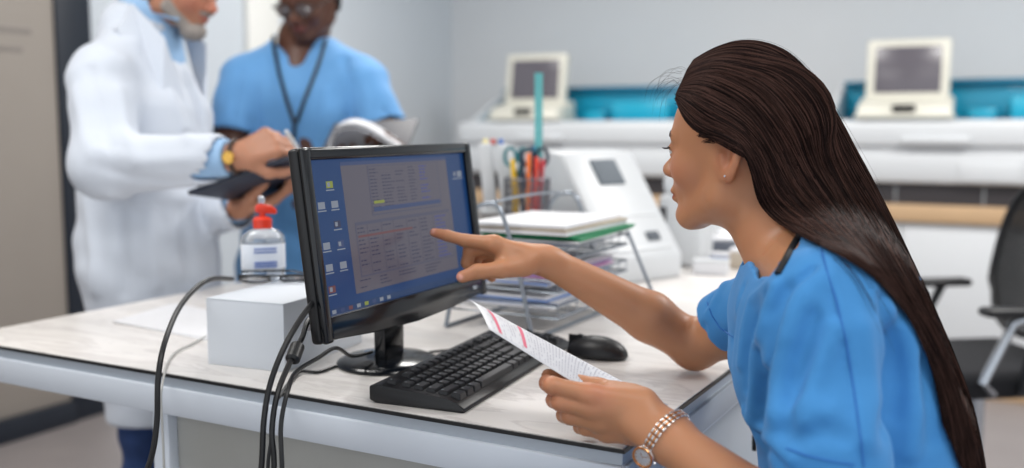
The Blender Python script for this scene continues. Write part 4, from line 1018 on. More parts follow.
def guide(u):
    u = min(max(u, 0), len(HG) - 1.0001); i = int(u); t = u - i; g = lambda k: HGc[min(max(k, 0), len(HG) - 1)]
    p0, p1, p2, p3 = g(i - 1), g(i), g(i + 1), g(i + 2)
    return .5 * (2 * p1 + (p2 - p0) * t + (2 * p0 - 5 * p1 + 4 * p2 - p3) * t * t + (3 * p1 - p0 - 3 * p2 + p3) * t ** 3)
def push(P, f, dmin, it=4):
    sh = P.shape; P = P.reshape(-1, 3).copy(); dm = np.broadcast_to(dmin, sh[:-1]).reshape(-1)
    for _ in range(it):
        d = f(P); m = d < dm
        if not m.any(): break
        Q = P[m]; e = .002; g = np.stack([f(Q + e * np.eye(3)[k]) - f(Q - e * np.eye(3)[k]) for k in range(3)], 1); g /= np.linalg.norm(g, axis=1)[:, None] + 1e-9
        P[m] = Q + g * np.minimum(dm[m] - d[m], .03)[:, None]
    return P.reshape(sh)
avoid = lambda P: np.minimum(wsk(P), neck(P))
def settle(P, us_, dmin):
    """head: out along the surface normal; back: off the cloth towards the side of the head the hair belongs to"""
    P = push(P, avoid, dmin, 3); sh = P.shape; Q = P.reshape(-1, 3).copy(); u = np.broadcast_to(us_, sh[:-1]).reshape(-1)
    D = Q - V3(CAM); D /= np.linalg.norm(D, axis=1)[:, None]; D = np.where(u[:, None] < 4.35, -D, D); dm = np.broadcast_to(dmin, sh[:-1]).reshape(-1)
    for _ in range(14):
        d = cl_f(Q) - dm; m = d < 0
        if not m.any(): break
        Q[m] += D[m] * (np.minimum(-d[m], .03)[:, None] * .9 + .0012)
    return Q.reshape(sh)
def smooth_k(G, it, ax):
    for _ in range(it):
        H = G.copy()
        if ax == 1: H[:, 1:-1] = .25 * G[:, :-2] + .5 * G[:, 1:-1] + .25 * G[:, 2:]
        else: H[1:-1] = .25 * G[:-2] + .5 * G[1:-1] + .25 * G[2:]
        G = H
    return G
nu = 71; uu = np.linspace(0, len(HG) - 1, nu); G_ = np.array([guide(u) for u in uu])
G_ = settle(G_, uu[:, None], .004); G_ = smooth_k(smooth_k(G_, 5, 1), 3, 0); G_ = settle(G_, uu[:, None], .003)
cen_ = np.array([G_[:, k].mean(0) for k in range(NP_)])
def guide2(u):
    x = min(max(u, 0), len(HG) - 1.0001) / (len(HG) - 1) * (nu - 1); i = int(x); t = x - i; return G_[i] * (1 - t) + G_[min(i + 1, nu - 1)] * t
dd = G_ - cen_[None]; dn = np.linalg.norm(dd, axis=2)[..., None]; outer = G_ - dd / dn * np.minimum(.0035, dn * .3)
inn = cen_[None] + dd * .80
prof_ = np.concatenate([outer, inn[::-1]], 0); nr = prof_.shape[0]
fs = [(i * NP_ + k, ((i + 1) % nr) * NP_ + k, ((i + 1) % nr) * NP_ + k + 1, i * NP_ + k + 1) for i in range(nr) for k in range(NP_ - 6)]
b = MB(); b.add([tuple(p_ - V3(wo.location)) for p_ in prof_.reshape(-1, 3)], fs, 0, True)
M['hair'] = mat('dark_brown_hair', (40, 25, 21), .56, noise=.2, nscale=30, attr='tint', spec=.05); M['hairbase'] = mat('hair_under_layer', (17, 11, 11), .75, noise=.2, nscale=120, spec=.1)
hb = b.build('hair', M['hairbase'], wo, auto=False)
cs = []; cu_ = []
us = np.concatenate([rng.random(5600) * 4.9, 4.9 + rng.random(900) * 2.1, rng.random(400) * .5, 2.6 + rng.random(1200) * 2.2])
for u in us:
    u2 = min(max(u + rng.normal() * .16, 0), 6.99); g0 = guide2(u); g1 = guide2(u2); k = np.linspace(0, 1, NP_)[:, None]
    g = g0 * (1 - k) + g1 * k
    d = g - cen_; d /= np.linalg.norm(d, axis=1)[:, None] + 1e-9
    lift = rng.random() * .0055 - .0012
    ph = rng.random(3) * 6.28; fq = 1.5 + rng.random() * 2.5
    wv = np.sin(k[:, 0] * fq * 6.28 + ph[0]) * .0014 * np.clip(k[:, 0] * 2, .15, 1)
    g = g + d * (lift + wv[:, None]) + np.stack([np.sin(k[:, 0] * fq * 5 + ph[1]), np.cos(k[:, 0] * fq * 4 + ph[2]), 0 * k[:, 0]], 1) * .0016 * np.clip(k * 3, .2, 1)
    st_ = int(rng.random() ** 3 * 3); en = NP_ - int((rng.random() ** 1.6) * (15 if u < 2.5 else 8))
    cs.append(g[st_:en]); cu_.append(np.full(en - st_, u))
L_ = [len(c) for c in cs]; A_ = np.concatenate(cs); dmn = np.repeat(.0015 + rng.random(len(cs)) * .0035, L_); A_ = settle(A_, np.concatenate(cu_), dmn); cs = np.split(A_, np.cumsum(L_)[:-1])
# hairline wisps and sideburn
for i in range(260):
    t = rng.random(); r0_ = at(676 + 30 * t + rng.normal() * 2, 97 + 44 * t + rng.normal() * 2, 1.26 - .02 * t); e_ = at(724 + rng.normal() * 4, 141 + rng.normal() * 3 - 10 * (1 - t), 1.222)
    m1 = r0_.lerp(e_, .5) + Vector((0, -.004, .004 * (1 - t)))
    q = np.array([tuple(p_) for p_ in catmull([r0_, m1, e_, at(744, 158, 1.212)], 5)]); cs.append(push(q, avoid, .0015 + rng.random() * .002, 3))
fl_ = []
for i in range(30):   # fly-away hairs
    u = 1 + rng.random() * 3.5; g = guide(u).copy(); k = np.linspace(0, 1, NP_)[:, None]; ce = cen_; d = g - ce; d /= np.linalg.norm(d, axis=1)[:, None]
    g = g + d * (.004 + .016 * rng.random() * np.sin(k * 3.1) ** 2) + rng.normal(size=3) * .004 * k; a0 = int(rng.random() * 30); fl_.append(g[a0:a0 + 16 + int(rng.random() * 14)])
for i in range(16):   # loose wisps in front of the hairline and under the chin line of the mass
    r0_ = at(680 + rng.random() * 14, 70 + rng.random() * 22, 1.28); d = Vector((-.02 - .02 * rng.random(), 0, .006 - .03 * rng.random()))
    fl_.append(np.array([tuple(p_) for p_ in catmull([r0_, r0_ + d * .6 + Vector((0, 0, .008)), r0_ + d * 1.2, r0_ + d * 1.5 + Vector((.004, 0, -.02))], 5)]))
for i in range(15):   # a thin lock lying over the shoulder
    j_ = rng.normal() * 4.5; w_ = [at(x + j_ + rng.normal() * .8, y + rng.normal() * .8, 1.05) for x, y in ((800, 233), (820, 243), (842, 260), (860, 282), (876, 310), (888, 334), (896, 352))][: 5 + int(rng.random() * 3)]
    q = []
    for p_ in w_:
        d_ = (p_ - CAM); k_ = march(cl_f, 512 + FPX * d_.dot(RT) / d_.dot(FW), 234 - FPX * d_.dot(UP) / d_.dot(FW))
        if k_ is not None: q.append(Vector(k_) - d_.normalized() * (.001 + .002 * rng.random()))
    if len(q) > 3: fl_.append(np.array([tuple(p_) for p_ in catmull(q, 5)]))
strands('hair_strands', cs, .00055, M['hair'], wo, .3, (lin((27, 19, 19)), lin((84, 60, 53))))
strands('flyaway_hairs', fl_, .00016, M['hair'], wo, .3, (lin((30, 20, 18)), lin((70, 48, 38))))

# ---- wrist watch
ax_ = (at(760, 510, 1.06) - LW).normalized(); C0 = at(665, 438, 1.138); vdir = (C0 - CAM).normalized()
e1 = ((at(650, 455, 1.138) - C0)); e1 = (e1 - ax_ * e1.dot(ax_)).normalized(); e2 = e1.cross(ax_); e2 = e2 if e2.dot(vdir) < 0 else -e2
wt = empty('wrist_watch', C0, 0, 'silver and gold bracelet watch on the wrist of the hand holding the sheet', 'watch')
M['gold'] = mat('rose_gold', (214, 150, 96), .25, metal=.9); M['silver'] = mat('watch_steel', (215, 215, 218), .22, metal=.9); M['dial'] = mat('watch_dial', (226, 226, 230), .3)
def ringpt(a, off=0): 
    d_ = (Vector(e1) * math.cos(a) + Vector(e2) * math.sin(a)).normalized(); lo_, hi_ = .008, .06
    for _ in range(16):
        md_ = (lo_ + hi_) / 2
        if skin(np.array([tuple(C0 + d_ * md_)]))[0] < .0016: lo_ = md_
        else: hi_ = md_
    return d_ * (hi_ + off)
for i in range(26):
    a = 2 * PI * (i + .5) / 26
    p_ = ringpt(a); n_ = p_.normalized(); tg = (ringpt(a + .02) - ringpt(a - .02)).normalized(); Mx_ = Matrix((ax_, tg, ax_.cross(tg))).transposed().to_4x4(); Mx_.translation = p_
    b = MB(); b.M = Mx_
    for j, x in enumerate((-.0052, -.0026, 0, .0026, .0052)): b.box((x - .0012, -.0028, -.0012), (x + .0012, .0028, .0012), .0006, mi=(0, 1, 0, 1, 0)[j])
    b.build('link', [M['silver'], M['gold']], wt)
af = math.radians(30); p_ = ringpt(af, .003); n_ = (p_.normalized() * .8 - vdir * .5).normalized(); tg = n_.cross(ax_).normalized(); xx = tg.cross(n_)
Mw = Matrix((xx, tg, n_)).transposed().to_4x4(); Mw.translation = p_
b = MB(); b.M = Mw; b.lathe([(.0001, -.003), (.0125, -.003), (.0135, -.001), (.0135, .003), (.0122, .0045), (.0112, .0045), (.0110, .0034), (.0001, .0034)], 40); cs_ = b.build('case', M['silver'], wt)
b = MB(); b.M = Mw; b.lathe([(.0104, .0038), (.0110, .0052), (.0128, .0052), (.0133, .0038)], 40, cap=False); b.build('bezel', M['gold'], cs_)
b = MB(); b.M = Mw; b.lathe([(.0001, .0036), (.0108, .0036)], 36, mi=0); 
for k in range(12): b.M = Mw @ Matrix.Rotation(2 * PI * k / 12, 4, 'Z'); b.box((.0084, -.0003, .0037), (.0101, .0003, .0039), mi=1)
b.M = Mw @ Matrix.Rotation(.7, 4, 'Z'); b.box((0, -.0003, .0039), (.0085, .0003, .0041), mi=1); b.M = Mw @ Matrix.Rotation(2.4, 4, 'Z'); b.box((0, -.0004, .0039), (.006, .0004, .0041), mi=1)
b.build('dial', [M['dial'], M['gold']], cs_)
b = MB(); b.M = Mw; b.tube([(.0135, 0, .001), (.0158, 0, .001)], .0013, 8); b.build('crown', M['silver'], cs_)

# ---- the sheet she holds
sA, sB, sC, sD = at(470, 300, 1.285), at(489, 329, 1.17), at(668, 405, 1.255), at(642, 425, 1.180)
sh_o = sA.copy(); sh = empty('printed_sheet', sh_o, 0, 'printed sheet with pink highlighted rows held in her lower hand', 'paper')
nU, nV = 24, 10
def sp(a, c, lift=0):
    p_ = (sA.lerp(sC, a)).lerp(sB.lerp(sD, a), c); t0 = sA.lerp(sB, c)
    sag = Vector((0, 0, -.001)) * math.sin(PI * a) * (1 - .3 * c) + Vector((0, 0, .006)) * math.sin(PI * c)
    e_ = .002; return p_ + sag + Vector((0, -.0004, .0007)) * lift - sh_o
vs = [sp(i / nU, j / nV) for j in range(nV + 1) for i in range(nU + 1)]
b = MB(); b.add(vs, [(j * (nU + 1) + i, j * (nU + 1) + i + 1, (j + 1) * (nU + 1) + i + 1, (j + 1) * (nU + 1) + i) for j in range(nV) for i in range(nU)], smooth=True)
o = b.build('paper', M['paper'], sh, auto=False); md = o.modifiers.new('thickness', 'SOLIDIFY'); md.thickness = .0004; md.offset = 0
M['ink'] = mat('print_grey', (196, 196, 204), .7); M['pink'] = mat('pink_highlight', (226, 120, 142), .7)
def strip(bb, a0, a1, c0, c1, mi):
    n_ = max(1, int(abs(a1 - a0) * 40) + 1); m_ = max(1, int(abs(c1 - c0) * 16)); P_ = [sp(a0 + (a1 - a0) * i / n_, c0 + (c1 - c0) * j / m_, 1) for j in range(m_ + 1) for i in range(n_ + 1)]
    bb.add(P_, [(j * (n_ + 1) + i, j * (n_ + 1) + i + 1, (j + 1) * (n_ + 1) + i + 1, (j + 1) * (n_ + 1) + i) for j in range(m_) for i in range(n_)], mi)
for a_, c0_, c1_ in ((.075, .12, .92), (.235, .10, .88)):
    b = MB(); strip(b, a_, a_ + .022, c0_, c1_, 0); b.build('highlighted_row', M['pink'], o)
b = MB(); r2 = random.Random(3)
for k in range(52):
    a_ = .045 + k * .0178; c = .06
    if .07 < a_ < .10 or .23 < a_ < .26: continue
    while c < .93:
        w_ = r2.uniform(.02, .07); 
        if r2.random() < (.8 if a_ > .28 else .45): strip(b, a_, a_ + .006, c, min(c + w_, .95), 0)
        c += w_ + .02
b.build('print', M['ink'], o)
# ================================================================== a hand in its own frame (x along the fingers, y to the thumb, z out of the back)
def hand_sdf(curls, side=1, thumb=(.6, .75, -.35), tcurl=.4):
    mc = [(.086, .030), (.089, .010), (.085, -.010), (.077, -.028)]; ln = [(.042, .026, .021), (.046, .029, .022), (.042, .027, .022), (.033, .021, .019)]; rd = [.0100, .0102, .0098, .0086]
    cm = [(.018, .022), (.016, .008), (.016, -.006), (.018, -.018)]
    pl = un(.012, *[cone((cm[i][0], side * cm[i][1], 0), (mc[i][0], side * mc[i][1], 0), .0150, .0122) for i in range(4)])
    fs = []
    for i in range(4):
        c = curls[i]; p = Vector((mc[i][0], side * mc[i][1], 0)); a = 0; pts = [p]
        for j in range(3):
            a += c * (1, 1.25, .8)[j]; p = p + Vector((math.cos(a), side * (.10 - .06 * i) * .5, -math.sin(a))) * ln[i][j]; pts.append(p)
        fs.append(limb(pts, [.0115, rd[i], rd[i] * .92, rd[i] * .80], .004))
    t0 = Vector((.026, side * .024, -.010)); d = Vector((thumb[0], side * thumb[1], thumb[2])).normalized(); d2 = (d + Vector((tcurl, -side * tcurl, -tcurl * .4))).normalized()
    fs.append(limb([t0, t0 + d * .042, t0 + d * .042 + d2 * .032, t0 + d * .042 + d2 * .032 + (d2 + Vector((.2, -side * .2, -.1))).normalized() * .025], [.0165, .0125, .0108, .0088], .006))
    return branches(un(.012, pl, cone((-.012, 0, 0), (.03, 0, -.002), .0235, .022, (0, 0, 1), .78)), .010, *fs)
def hand_at(w, xdir, zdir, curls, side, **k):
    x = Vector(xdir).normalized(); z = Vector(zdir); z = (z - x * z.dot(x)).normalized(); y = z.cross(x)
    Mh = Matrix((x, y, z)).transposed().to_4x4(); Mh.translation = w
    return ball(frame(hand_sdf(curls, side, **k), Mh), Mh @ Vector((.08, 0, 0)), .15)
def hue(base, parts, Mh=None):
    Mi = np.array(Mh.inverted())
    def f(P):
        c = np.repeat(lin(base)[None], len(P), 0); Q = P @ Mi[:3, :3].T + Mi[:3, 3]
        for (ce, r, soft, amt, col) in parts:
            k = blob(Q, ce, r, soft) * amt; c = c * (1 - k) + k * lin(col)
        return c
    return f
def shoes(parent, feet, ang, m):
    for ft in feet:
        b = MB(); b.M = Matrix.Translation(Vector((ft.x, ft.y, 0)) - Vector(parent.location)) @ Matrix.Rotation(ang, 4, 'Z')
        b.box((-.09, -.045, 0), (.19, .045, .028), .012, seg=3); b.box((-.085, -.042, .018), (.12, .042, .10), .035, seg=4); b.box((.05, -.04, .018), (.185, .04, .066), .03, seg=4); b.build('shoe', m, parent)
# ================================================================== the man in the white coat
DH = at(181, -16, 2.42); dF = Vector((.95, -.28, 0)); DM = head_matrix(DH, dF, 22)
dl = Vector((0, 0, 1)).cross(dF).normalized()          # his left, away from the camera
dsk = ball(frame(head_sdf(1.25, 1.08, 1.15, .8, False), DM), DH, .17)
dC7 = at(146, 22, 2.45)
dSR = at(103, 78, 2.30); dSL = at(150, 62, 2.66); dER = at(104, 166, 2.20); dWR = at(236, 157, 2.14)
dEL = at(176, 215, 2.60); dWL = at(240, 208, 2.38)
dTo = at(146, 120, 2.46); dHp = at(152, 262, 2.45); dHp.z = at(152, 262, 2.45).z
dneck = un(.03, cone(DM @ Vector((-.03, 0, -.04)), dC7, .060, .066), cone(dC7, dTo, .065, .095))
hRd = hand_at(dWR, (.90, .12, .38), (-.15, -.85, .50), (.75, .85, .9, .95), -1, tcurl=.6)
hLd = hand_at(dWL, (.90, -.05, .22), (.05, .1, -1), (.35, .35, .4, .45), 1)
dfeet = [at(131, 268, 2.36), at(140, 268, 2.56)]
for f_ in dfeet: f_.z = .06
do = empty('person', (dHp.x, dHp.y, 0), 0, 'man in a white coat over a light blue shirt writing on the clipboard', 'person')
dleg = un(.03, *[limb([dHp + dl * s_ + Vector((0, 0, -.02)), Vector((f_.x + .02, f_.y, .46)), Vector((f_.x, f_.y, .07))], [.085, .050, .040], .02) for s_, f_ in ((-.07, dfeet[0]), (.07, dfeet[1]))])
dbody = un(.02, un(.02, dsk, dneck), cone(dTo, dHp, .13, .13), dleg, limb([dSR, dER, dWR], [.055, .044, .029], .02), limb([dSL, dEL, dWL], [.055, .044, .029], .02))
dbody = un(.012, dbody, hRd, hLd)
dcol = hue((176, 124, 98), [((.062, .036, -.028), (.03, .022, .02), .8, .5, (206, 116, 96)), ((.062, -.036, -.028), (.03, .022, .02), .8, .5, (206, 116, 96)), ((.108, 0, -.028), (.02, .02, .02), .6, .5, (208, 118, 98)), ((.09, 0, -.056), (.02, .020, .008), .2, .8, (168, 96, 86))], DM)
def bb(pts, pad): 
    a = np.array([tuple(p_) for p_ in pts]); return a.min(0) - pad, a.max(0) + pad
lo_, hi_ = bb([DH, dSR, dSL, dER, dEL, dWR, dWL, dHp], .22); lo_[2] = .02; hi_[2] = DH.z + .17
body('body', dbody, lo_, hi_, .0042, skinmat('rosy_skin', .5, .15), do, 1, dcol)
eyes(DM, do, lash=False)
# beard, moustache and hair
hd_l = head_sdf(1.25, 1.08, 1.15, .8, False)
def fuzz(reg, t): return lambda P: smax(hd_l(P) - t, reg(P), .006)
nz_ = lambda P: .0015 * np.sin(P[:, 0] * 900) * np.sin(P[:, 1] * 800 + 1) * np.sin(P[:, 2] * 850 + 2)
beard = un(.008, fuzz(ell((.072, 0, -.098), (.034, .034, .030)), .011), fuzz(ell((.092, 0, -.043), (.018, .027, .006)), .006), fuzz(un(.01, cone((.02, .055, -.055), (.06, .03, -.085), .018, .016), cone((.02, -.055, -.055), (.06, -.03, -.085), .018, .016)), .004))
beard = sub(beard, ell((.098, 0, -.056), (.016, .016, .006)), .003)
hcap = fuzz(lambda P: np.minimum(np.maximum(.045 - P[:, 2], P[:, 0] - .062), np.maximum(P[:, 0] + .02, -.075 - P[:, 2])), .009)
for nm, f_, zz in (('beard', beard, None), ('hair', hcap, None)):
    g_ = frame(lambda P, f_=f_: f_(P) - nz_(P), DM); g_ = ball(g_, DH, .18); body(nm, g_, np.array(tuple(DH)) - .17, np.array(tuple(DH)) + .17, .003, mat(nm + '_grey', (150, 142, 136) if nm == 'beard' else (128, 122, 118), .85, noise=.35, nscale=160, bump=.5, bscale=500), do, 1)
# shirt
M['shirt'] = mat('light_blue_shirt', (150, 186, 222), .75, noise=.03, bump=.08, bscale=700); M['coat'] = mat('white_coat_cloth', (206, 213, 224), .8, noise=.02, nscale=30, bump=.12, bscale=600, sheen=.1)
cdir = (DM @ Vector((-.03, 0, -.04)) - dC7).normalized()
shirt = un(.02, cone(dC7 + cdir * .055, dC7 - cdir * .02, .067, .074), cone(dC7, dTo, .080, .122), cone(dTo, dHp, .125, .13, dF, .9))
shirt = sub(shirt, cone(dC7 + cdir * .02, dC7 + cdir * .12, .063, .066), .003)
cuffR = inter(cone(dER, dWR, .048, .041), plane(dER.lerp(dWR, .95), dWR - dER), .003); cuffR = inter(cuffR, plane(dER.lerp(dWR, .6), dER - dWR), .003)
cuffL = inter(cone(dEL, dWL, .05, .036), plane(dEL.lerp(dWL, .97), dWL - dEL), .003); cuffL = inter(cuffL, plane(dEL.lerp(dWL, .7), dEL - dWL), .003)
slo, shi = bb([dC7, dTo, dHp, dSR, dSL], .2)
body('shirt', shirt, slo, shi, .006, M['shirt'], do, 1)
for f_, w_ in ((cuffR, dWR), (cuffL, dWL)): body('shirt_cuff', f_, np.array(tuple(w_)) - .16, np.array(tuple(w_)) + .16, .004, M['shirt'], do, 1)
for s_ in (-1, 1):
    b = MB(); c0 = dC7 + cdir * .06 + dF * .055; b.M = Matrix.Translation(-Vector(do.location)); k1_ = c0 - dF * .006; k2_ = c0 + dF * .028 + dl * .045 * s_ + Vector((0, 0, -.05)); k3_ = c0 - dF * .04 + dl * .058 * s_ + Vector((0, 0, .005)); k4_ = c0 - dF * .04 + dl * .062 * s_ + Vector((0, 0, -.035))
    b.add([k1_, k2_, k4_, k3_], [(0, 1, 2, 3)], smooth=False); o = b.build('shirt_collar', M['shirt'], do); md = o.modifiers.new('t', 'SOLIDIFY'); md.thickness = .006
# coat: long, open in front
hem = at(150, 416, 2.44)
coat = un(.05, cone(at(140, 60, 2.47), dTo, .105, .15), cone(dTo, dHp, .150, .155, dF, .95), cone(dHp, Vector((dHp.x + .035, dHp.y, hem.z + .0)), .160, .150, dF, .92),
          *[cone(dHp + dl * s_, Vector((f_.x + .02, f_.y, hem.z)), .108, .078) for s_, f_ in ((-.07, dfeet[0]), (.07, dfeet[1]))],
         cone(at(140, 38, 2.46), dSR, .066, .074), cone(at(140, 38, 2.46), dSL, .066, .074), cone(dTo - dF * .04, dHp - dF * .04, .13, .138))
slv = un(.03, limb([dSR, dER, dER.lerp(dWR, .82)], [.078, .070, .054], .03)); slv2 = limb([dSL, dEL, dEL.lerp(dWL, .92)], [.078, .068, .056], .03)
coat = un(.018, coat, slv, slv2)
coat = inter(coat, plane((0, 0, hem.z), (0, 0, -1)), .008)
for E_, W_ in ((dER, dWR), (dEL, dWL)): coat = sub(coat, cone(E_.lerp(W_, .76), E_.lerp(W_, 1.1), .047, .047), .003)
coat = un(.012, coat, cone(dC7 - cdir * .03, dC7 + cdir * .020, .094, .086)); coat = sub(coat, cone(dC7 + cdir * .16, dC7 + cdir * .30, .105, .12), .006)
coat = sub(coat, cone(dC7 - cdir * .03, dC7 + cdir * .2, .078, .085), .004)
vf = dC7 + dF * .16                                       # opening: wedge down the front
opn = un(.004, cone(dC7 + dF * .10, dTo + dF * .17 + Vector((0, 0, -.05)), .036, .012), cone(dTo + dF * .17 + Vector((0, 0, -.05)), Vector((dHp.x, dHp.y, hem.z)) + dF * .24, .008, .016))
coat = sub(coat, opn, .006)
FD = [([(75, 90), (82, 130), (96, 165)], .008, .014), ([(90, 70), (100, 110), (110, 150)], -.007, .012), ([(120, 90), (125, 130), (138, 160)], .009, .014), ([(95, 165), (130, 178), (175, 182), (215, 178)], -.008, .012), ([(100, 150), (140, 160), (190, 158)], .008, .013), ([(110, 195), (150, 200), (200, 196)], .007, .014), ([(88, 200), (92, 250), (95, 290)], .009, .018), ([(120, 215), (122, 260), (125, 292)], -.009, .016), ([(150, 215), (152, 250), (156, 285)], .010, .018), ([(180, 210), (186, 245), (190, 280)], -.009, .014), ([(160, 60), (175, 100), (190, 140)], .008, .012), ([(208, 200), (212, 240), (216, 275)], .008, .014)]
cfold = []
for pts, amp, w_ in FD:
    q = [march(coat, x, y, 1.6, 3.4) for x, y in dens(pts, 12)]; q = [x for x in q if x is not None]
    if len(q) > 1: cfold.append((q, amp, w_))
def foldsum(P, fl):
    d = np.zeros(len(P))
    for ps, amp, w in fl:
        best = None
        for i in range(len(ps) - 1):
            a = ps[i]; ba = ps[i + 1] - a; q = P - a; h = np.clip(q @ ba / (ba @ ba + 1e-12), 0, 1); e = ((q - h[:, None] * ba) ** 2).sum(1); best = e if best is None else np.minimum(best, e)
        d += amp * np.exp(-best / (w * w))
    return d
cl2, ch2 = bb([dC7, dSR, dSL, dER, dEL, dWR, dWL, dHp], .24); cl2[2] = hem.z - .03
body('white_coat', lambda P: coat(P) - foldsum(P, cfold) - waves(P, .003), cl2, ch2, .006, M['coat'], do, 2)
# collar and lapels
for s_ in (-1, 1):
    b = MB(); b.M = Matrix.Translation(-Vector(do.location)); n0 = dC7 + cdir * .055 - dF * .075 + dl * .02 * s_; n1 = dC7 + cdir * .045 + dl * .09 * s_ + dF * .0; n2 = dC7 + dF * .115 + dl * .085 * s_ + Vector((0, 0, -.05)); n3 = dTo + dF * .155 + dl * .025 * s_ + Vector((0, 0, -.02)); n4 = dC7 + dF * .02 + dl * .135 * s_ + Vector((0, 0, -.035)); n5 = dC7 - dF * .09 + dl * .06 * s_ + Vector((0, 0, -.02)); n6 = dTo + dF * .11 + dl * .085 * s_ + Vector((0, 0, .04))
    b.add([n0, n1, n2, n3, n6, n4, n5], [(0, 1, 5, 6), (1, 2, 4, 5), (2, 3, 4)], smooth=False); o = b.build('lapel', M['coat'], do); md = o.modifiers.new('t', 'SOLIDIFY'); md.thickness = .008; md.offset = 0; md = o.modifiers.new('b', 'BEVEL'); md.width = .003
# jeans
M['jeans'] = mat('dark_denim', (34, 58, 104), .85, noise=.3, nscale=40, bump=.3, bscale=500)
body('jeans', lambda P: un(.03, dleg, cone(dHp + dl * .04, dHp - dl * .04, .09, .09))(P) - .008 - .004 * np.sin(P[:, 2] * 60 + 6 * P[:, 0]), *[np.array(v) for v in ((cl2[0], cl2[1], .05), (ch2[0], ch2[1], dHp.z + .02))], .008, M['jeans'], do, 1)
shoes(do, dfeet, math.atan2(dF.y, dF.x), mat('shoe_dark', (40, 36, 36), .5))
# watch on the writing wrist
wax = (dWR - dER).normalized(); wc = dER.lerp(dWR, 1.0); wa = wax.cross(Vector((0, 0, 1))).normalized(); wb_ = wa.cross(wax)
t = empty('bracelet_watch', wc, 0, 'gold faced bracelet with dark strap on the wrist of the man in the white coat', 'watch')
b = MB(); b.tube([(wa * math.cos(a) + wb_ * math.sin(a)) * .0345 for a in [2 * PI * k / 30 for k in range(30)]], .005, 8, closed=True); b.build('strap', mat('dark_leather', (60, 44, 36), .6), t)
b = MB(); tc_ = (wa if wa.y < 0 else -wa) * .037; b.M = Matrix.Translation(tc_) @ Vector((0, 0, 1)).rotation_difference(tc_.normalized()).to_matrix().to_4x4(); b.lathe([(.0001, -.003), (.013, -.003), (.014, .002), (.011, .005), (.0001, .005)], 24); b.build('case', mat('yellow_gold', (226, 178, 90), .25, metal=.9), t)

# ================================================================== the man in blue scrubs behind
NH = at(308, 0, 2.88); nF = Vector((-.30, -.954, 0)); NM = head_matrix(NH, nF, 24)
nB = Vector((-.10, -.995, 0)); nl = Vector((0, 0, 1)).cross(nB).normalized()      # his left = picture right
nC7 = at(303, 40, 2.96); nTo = at(305, 130, 2.93); nHp = at(303, 262, 2.93)
nSL = at(362, 82, 2.88); nSR = at(245, 82, 2.90); nEL = at(392, 158, 2.84); nER = at(224, 172, 2.82); nWL = at(407, 176, 2.60); nWR = at(318, 186, 2.60)
nsk = ball(frame(head_sdf(1.45, 1.06, 1.1, 1.35, False), NM), NH, .17)
nneck = un(.03, cone(NM @ Vector((-.03, 0, -.04)), nC7, .060, .066), cone(nC7, nTo, .07, .12))
hLn = hand_at(nWL, (-.20, -.25, .75), (.8, .25, .3), (.5, .55, .6, .65), 1)
hRn = hand_at(nWR, (.60, -.55, .3), (-.2, .2, -1), (.3, .35, .4, .45), -1)
no = empty('person', (nHp.x, nHp.y, 0), 0, 'man in blue scrubs with eyeglasses and black lanyard looking down', 'person')
nfeet = [Vector((nHp.x - .11, nHp.y, .06)), Vector((nHp.x + .11, nHp.y + .02, .06))]
nleg = un(.03, *[limb([nHp + nl * s_ + Vector((0, 0, -.02)), Vector((f_.x, f_.y - .02, .46)), Vector((f_.x, f_.y, .07))], [.095, .060, .045], .02) for s_, f_ in ((-.09, nfeet[0]), (.09, nfeet[1]))])
nbody = un(.02, un(.02, nsk, nneck), cone(nTo + nl * .05, nHp, .12, .12), nleg, limb([nSL, nEL, nWL], [.055, .043, .028], .02), limb([nSR, nER, nWR], [.055, .043, .028], .02), hLn, hRn)
ncol = hue((92, 58, 44), [((.09, 0, -.056), (.02, .022, .009), .2, .7, (132, 70, 66)), ((.074, 0, -.095), (.03, .03, .02), .5, .6, (44, 28, 24)), ((.108, 0, -.03), (.02, .02, .016), .6, .4, (120, 74, 56))], NM)
nlo, nhi = bb([NH, nSR, nSL, nER, nEL, nWR, nWL, nHp], .20); nlo[2] = .02; nhi[2] = NH.z + .17
body('body', nbody, nlo, nhi, .0045, skinmat('deep_brown_skin', .42, .1), no, 1, ncol)
eyes(NM, no, lash=False)
hd_n = head_sdf(1.45, 1.06, 1.1, 1.35, False)
hc = lambda P: smax(hd_n(P) - .005, np.minimum(np.maximum(.048 - P[:, 2], P[:, 0] - .066), np.maximum(P[:, 0] + .015, -.07 - P[:, 2])), .006) - nz_(P)
body('hair', ball(frame(hc, NM), NH, .18), np.array(tuple(NH)) - .17, np.array(tuple(NH)) + .17, .0035, mat('hair_black', (20, 16, 16), .9, noise=.3, nscale=200, bump=.5, bscale=500), no, 1)
# spectacles he wears
gw = empty('eyeglasses', NM @ Vector((.100, 0, 0)), 0, 'thin dark eyeglasses worn by the man in blue scrubs', 'glasses'); G2 = Matrix.Translation(-Vector(gw.location)) @ NM
for s_ in (-1, 1):
    ring = [(.099 - .010 * abs(math.cos(a)) * (1 if math.cos(a) * s_ > 0 else .2), s_ * .033 + .025 * math.cos(a), .0 + .019 * math.sin(a)) for a in [2 * PI * k / 28 for k in range(28)]]
    b = MB(); b.M = G2; b.tube(ring, .0014, 6, closed=True); b.build('rim', M['black'], gw)
    b = MB(); b.M = G2; b.add(ring, [tuple(range(28))]); b.build('lens', M['lens'], gw)
    b = MB(); b.M = G2; b.tube([(.092, s_ * .058, .006), (.08, s_ * .076, .006), (-.01, s_ * .082, .004), (-.03, s_ * .080, -.012)], .0016, 6); b.build('temple', M['black'], gw)
b = MB(); b.M = G2; b.tube([(.100, -.009, .004), (.103, 0, .006), (.100, .009, .004)], .0014, 6); b.build('bridge', M['black'], gw)
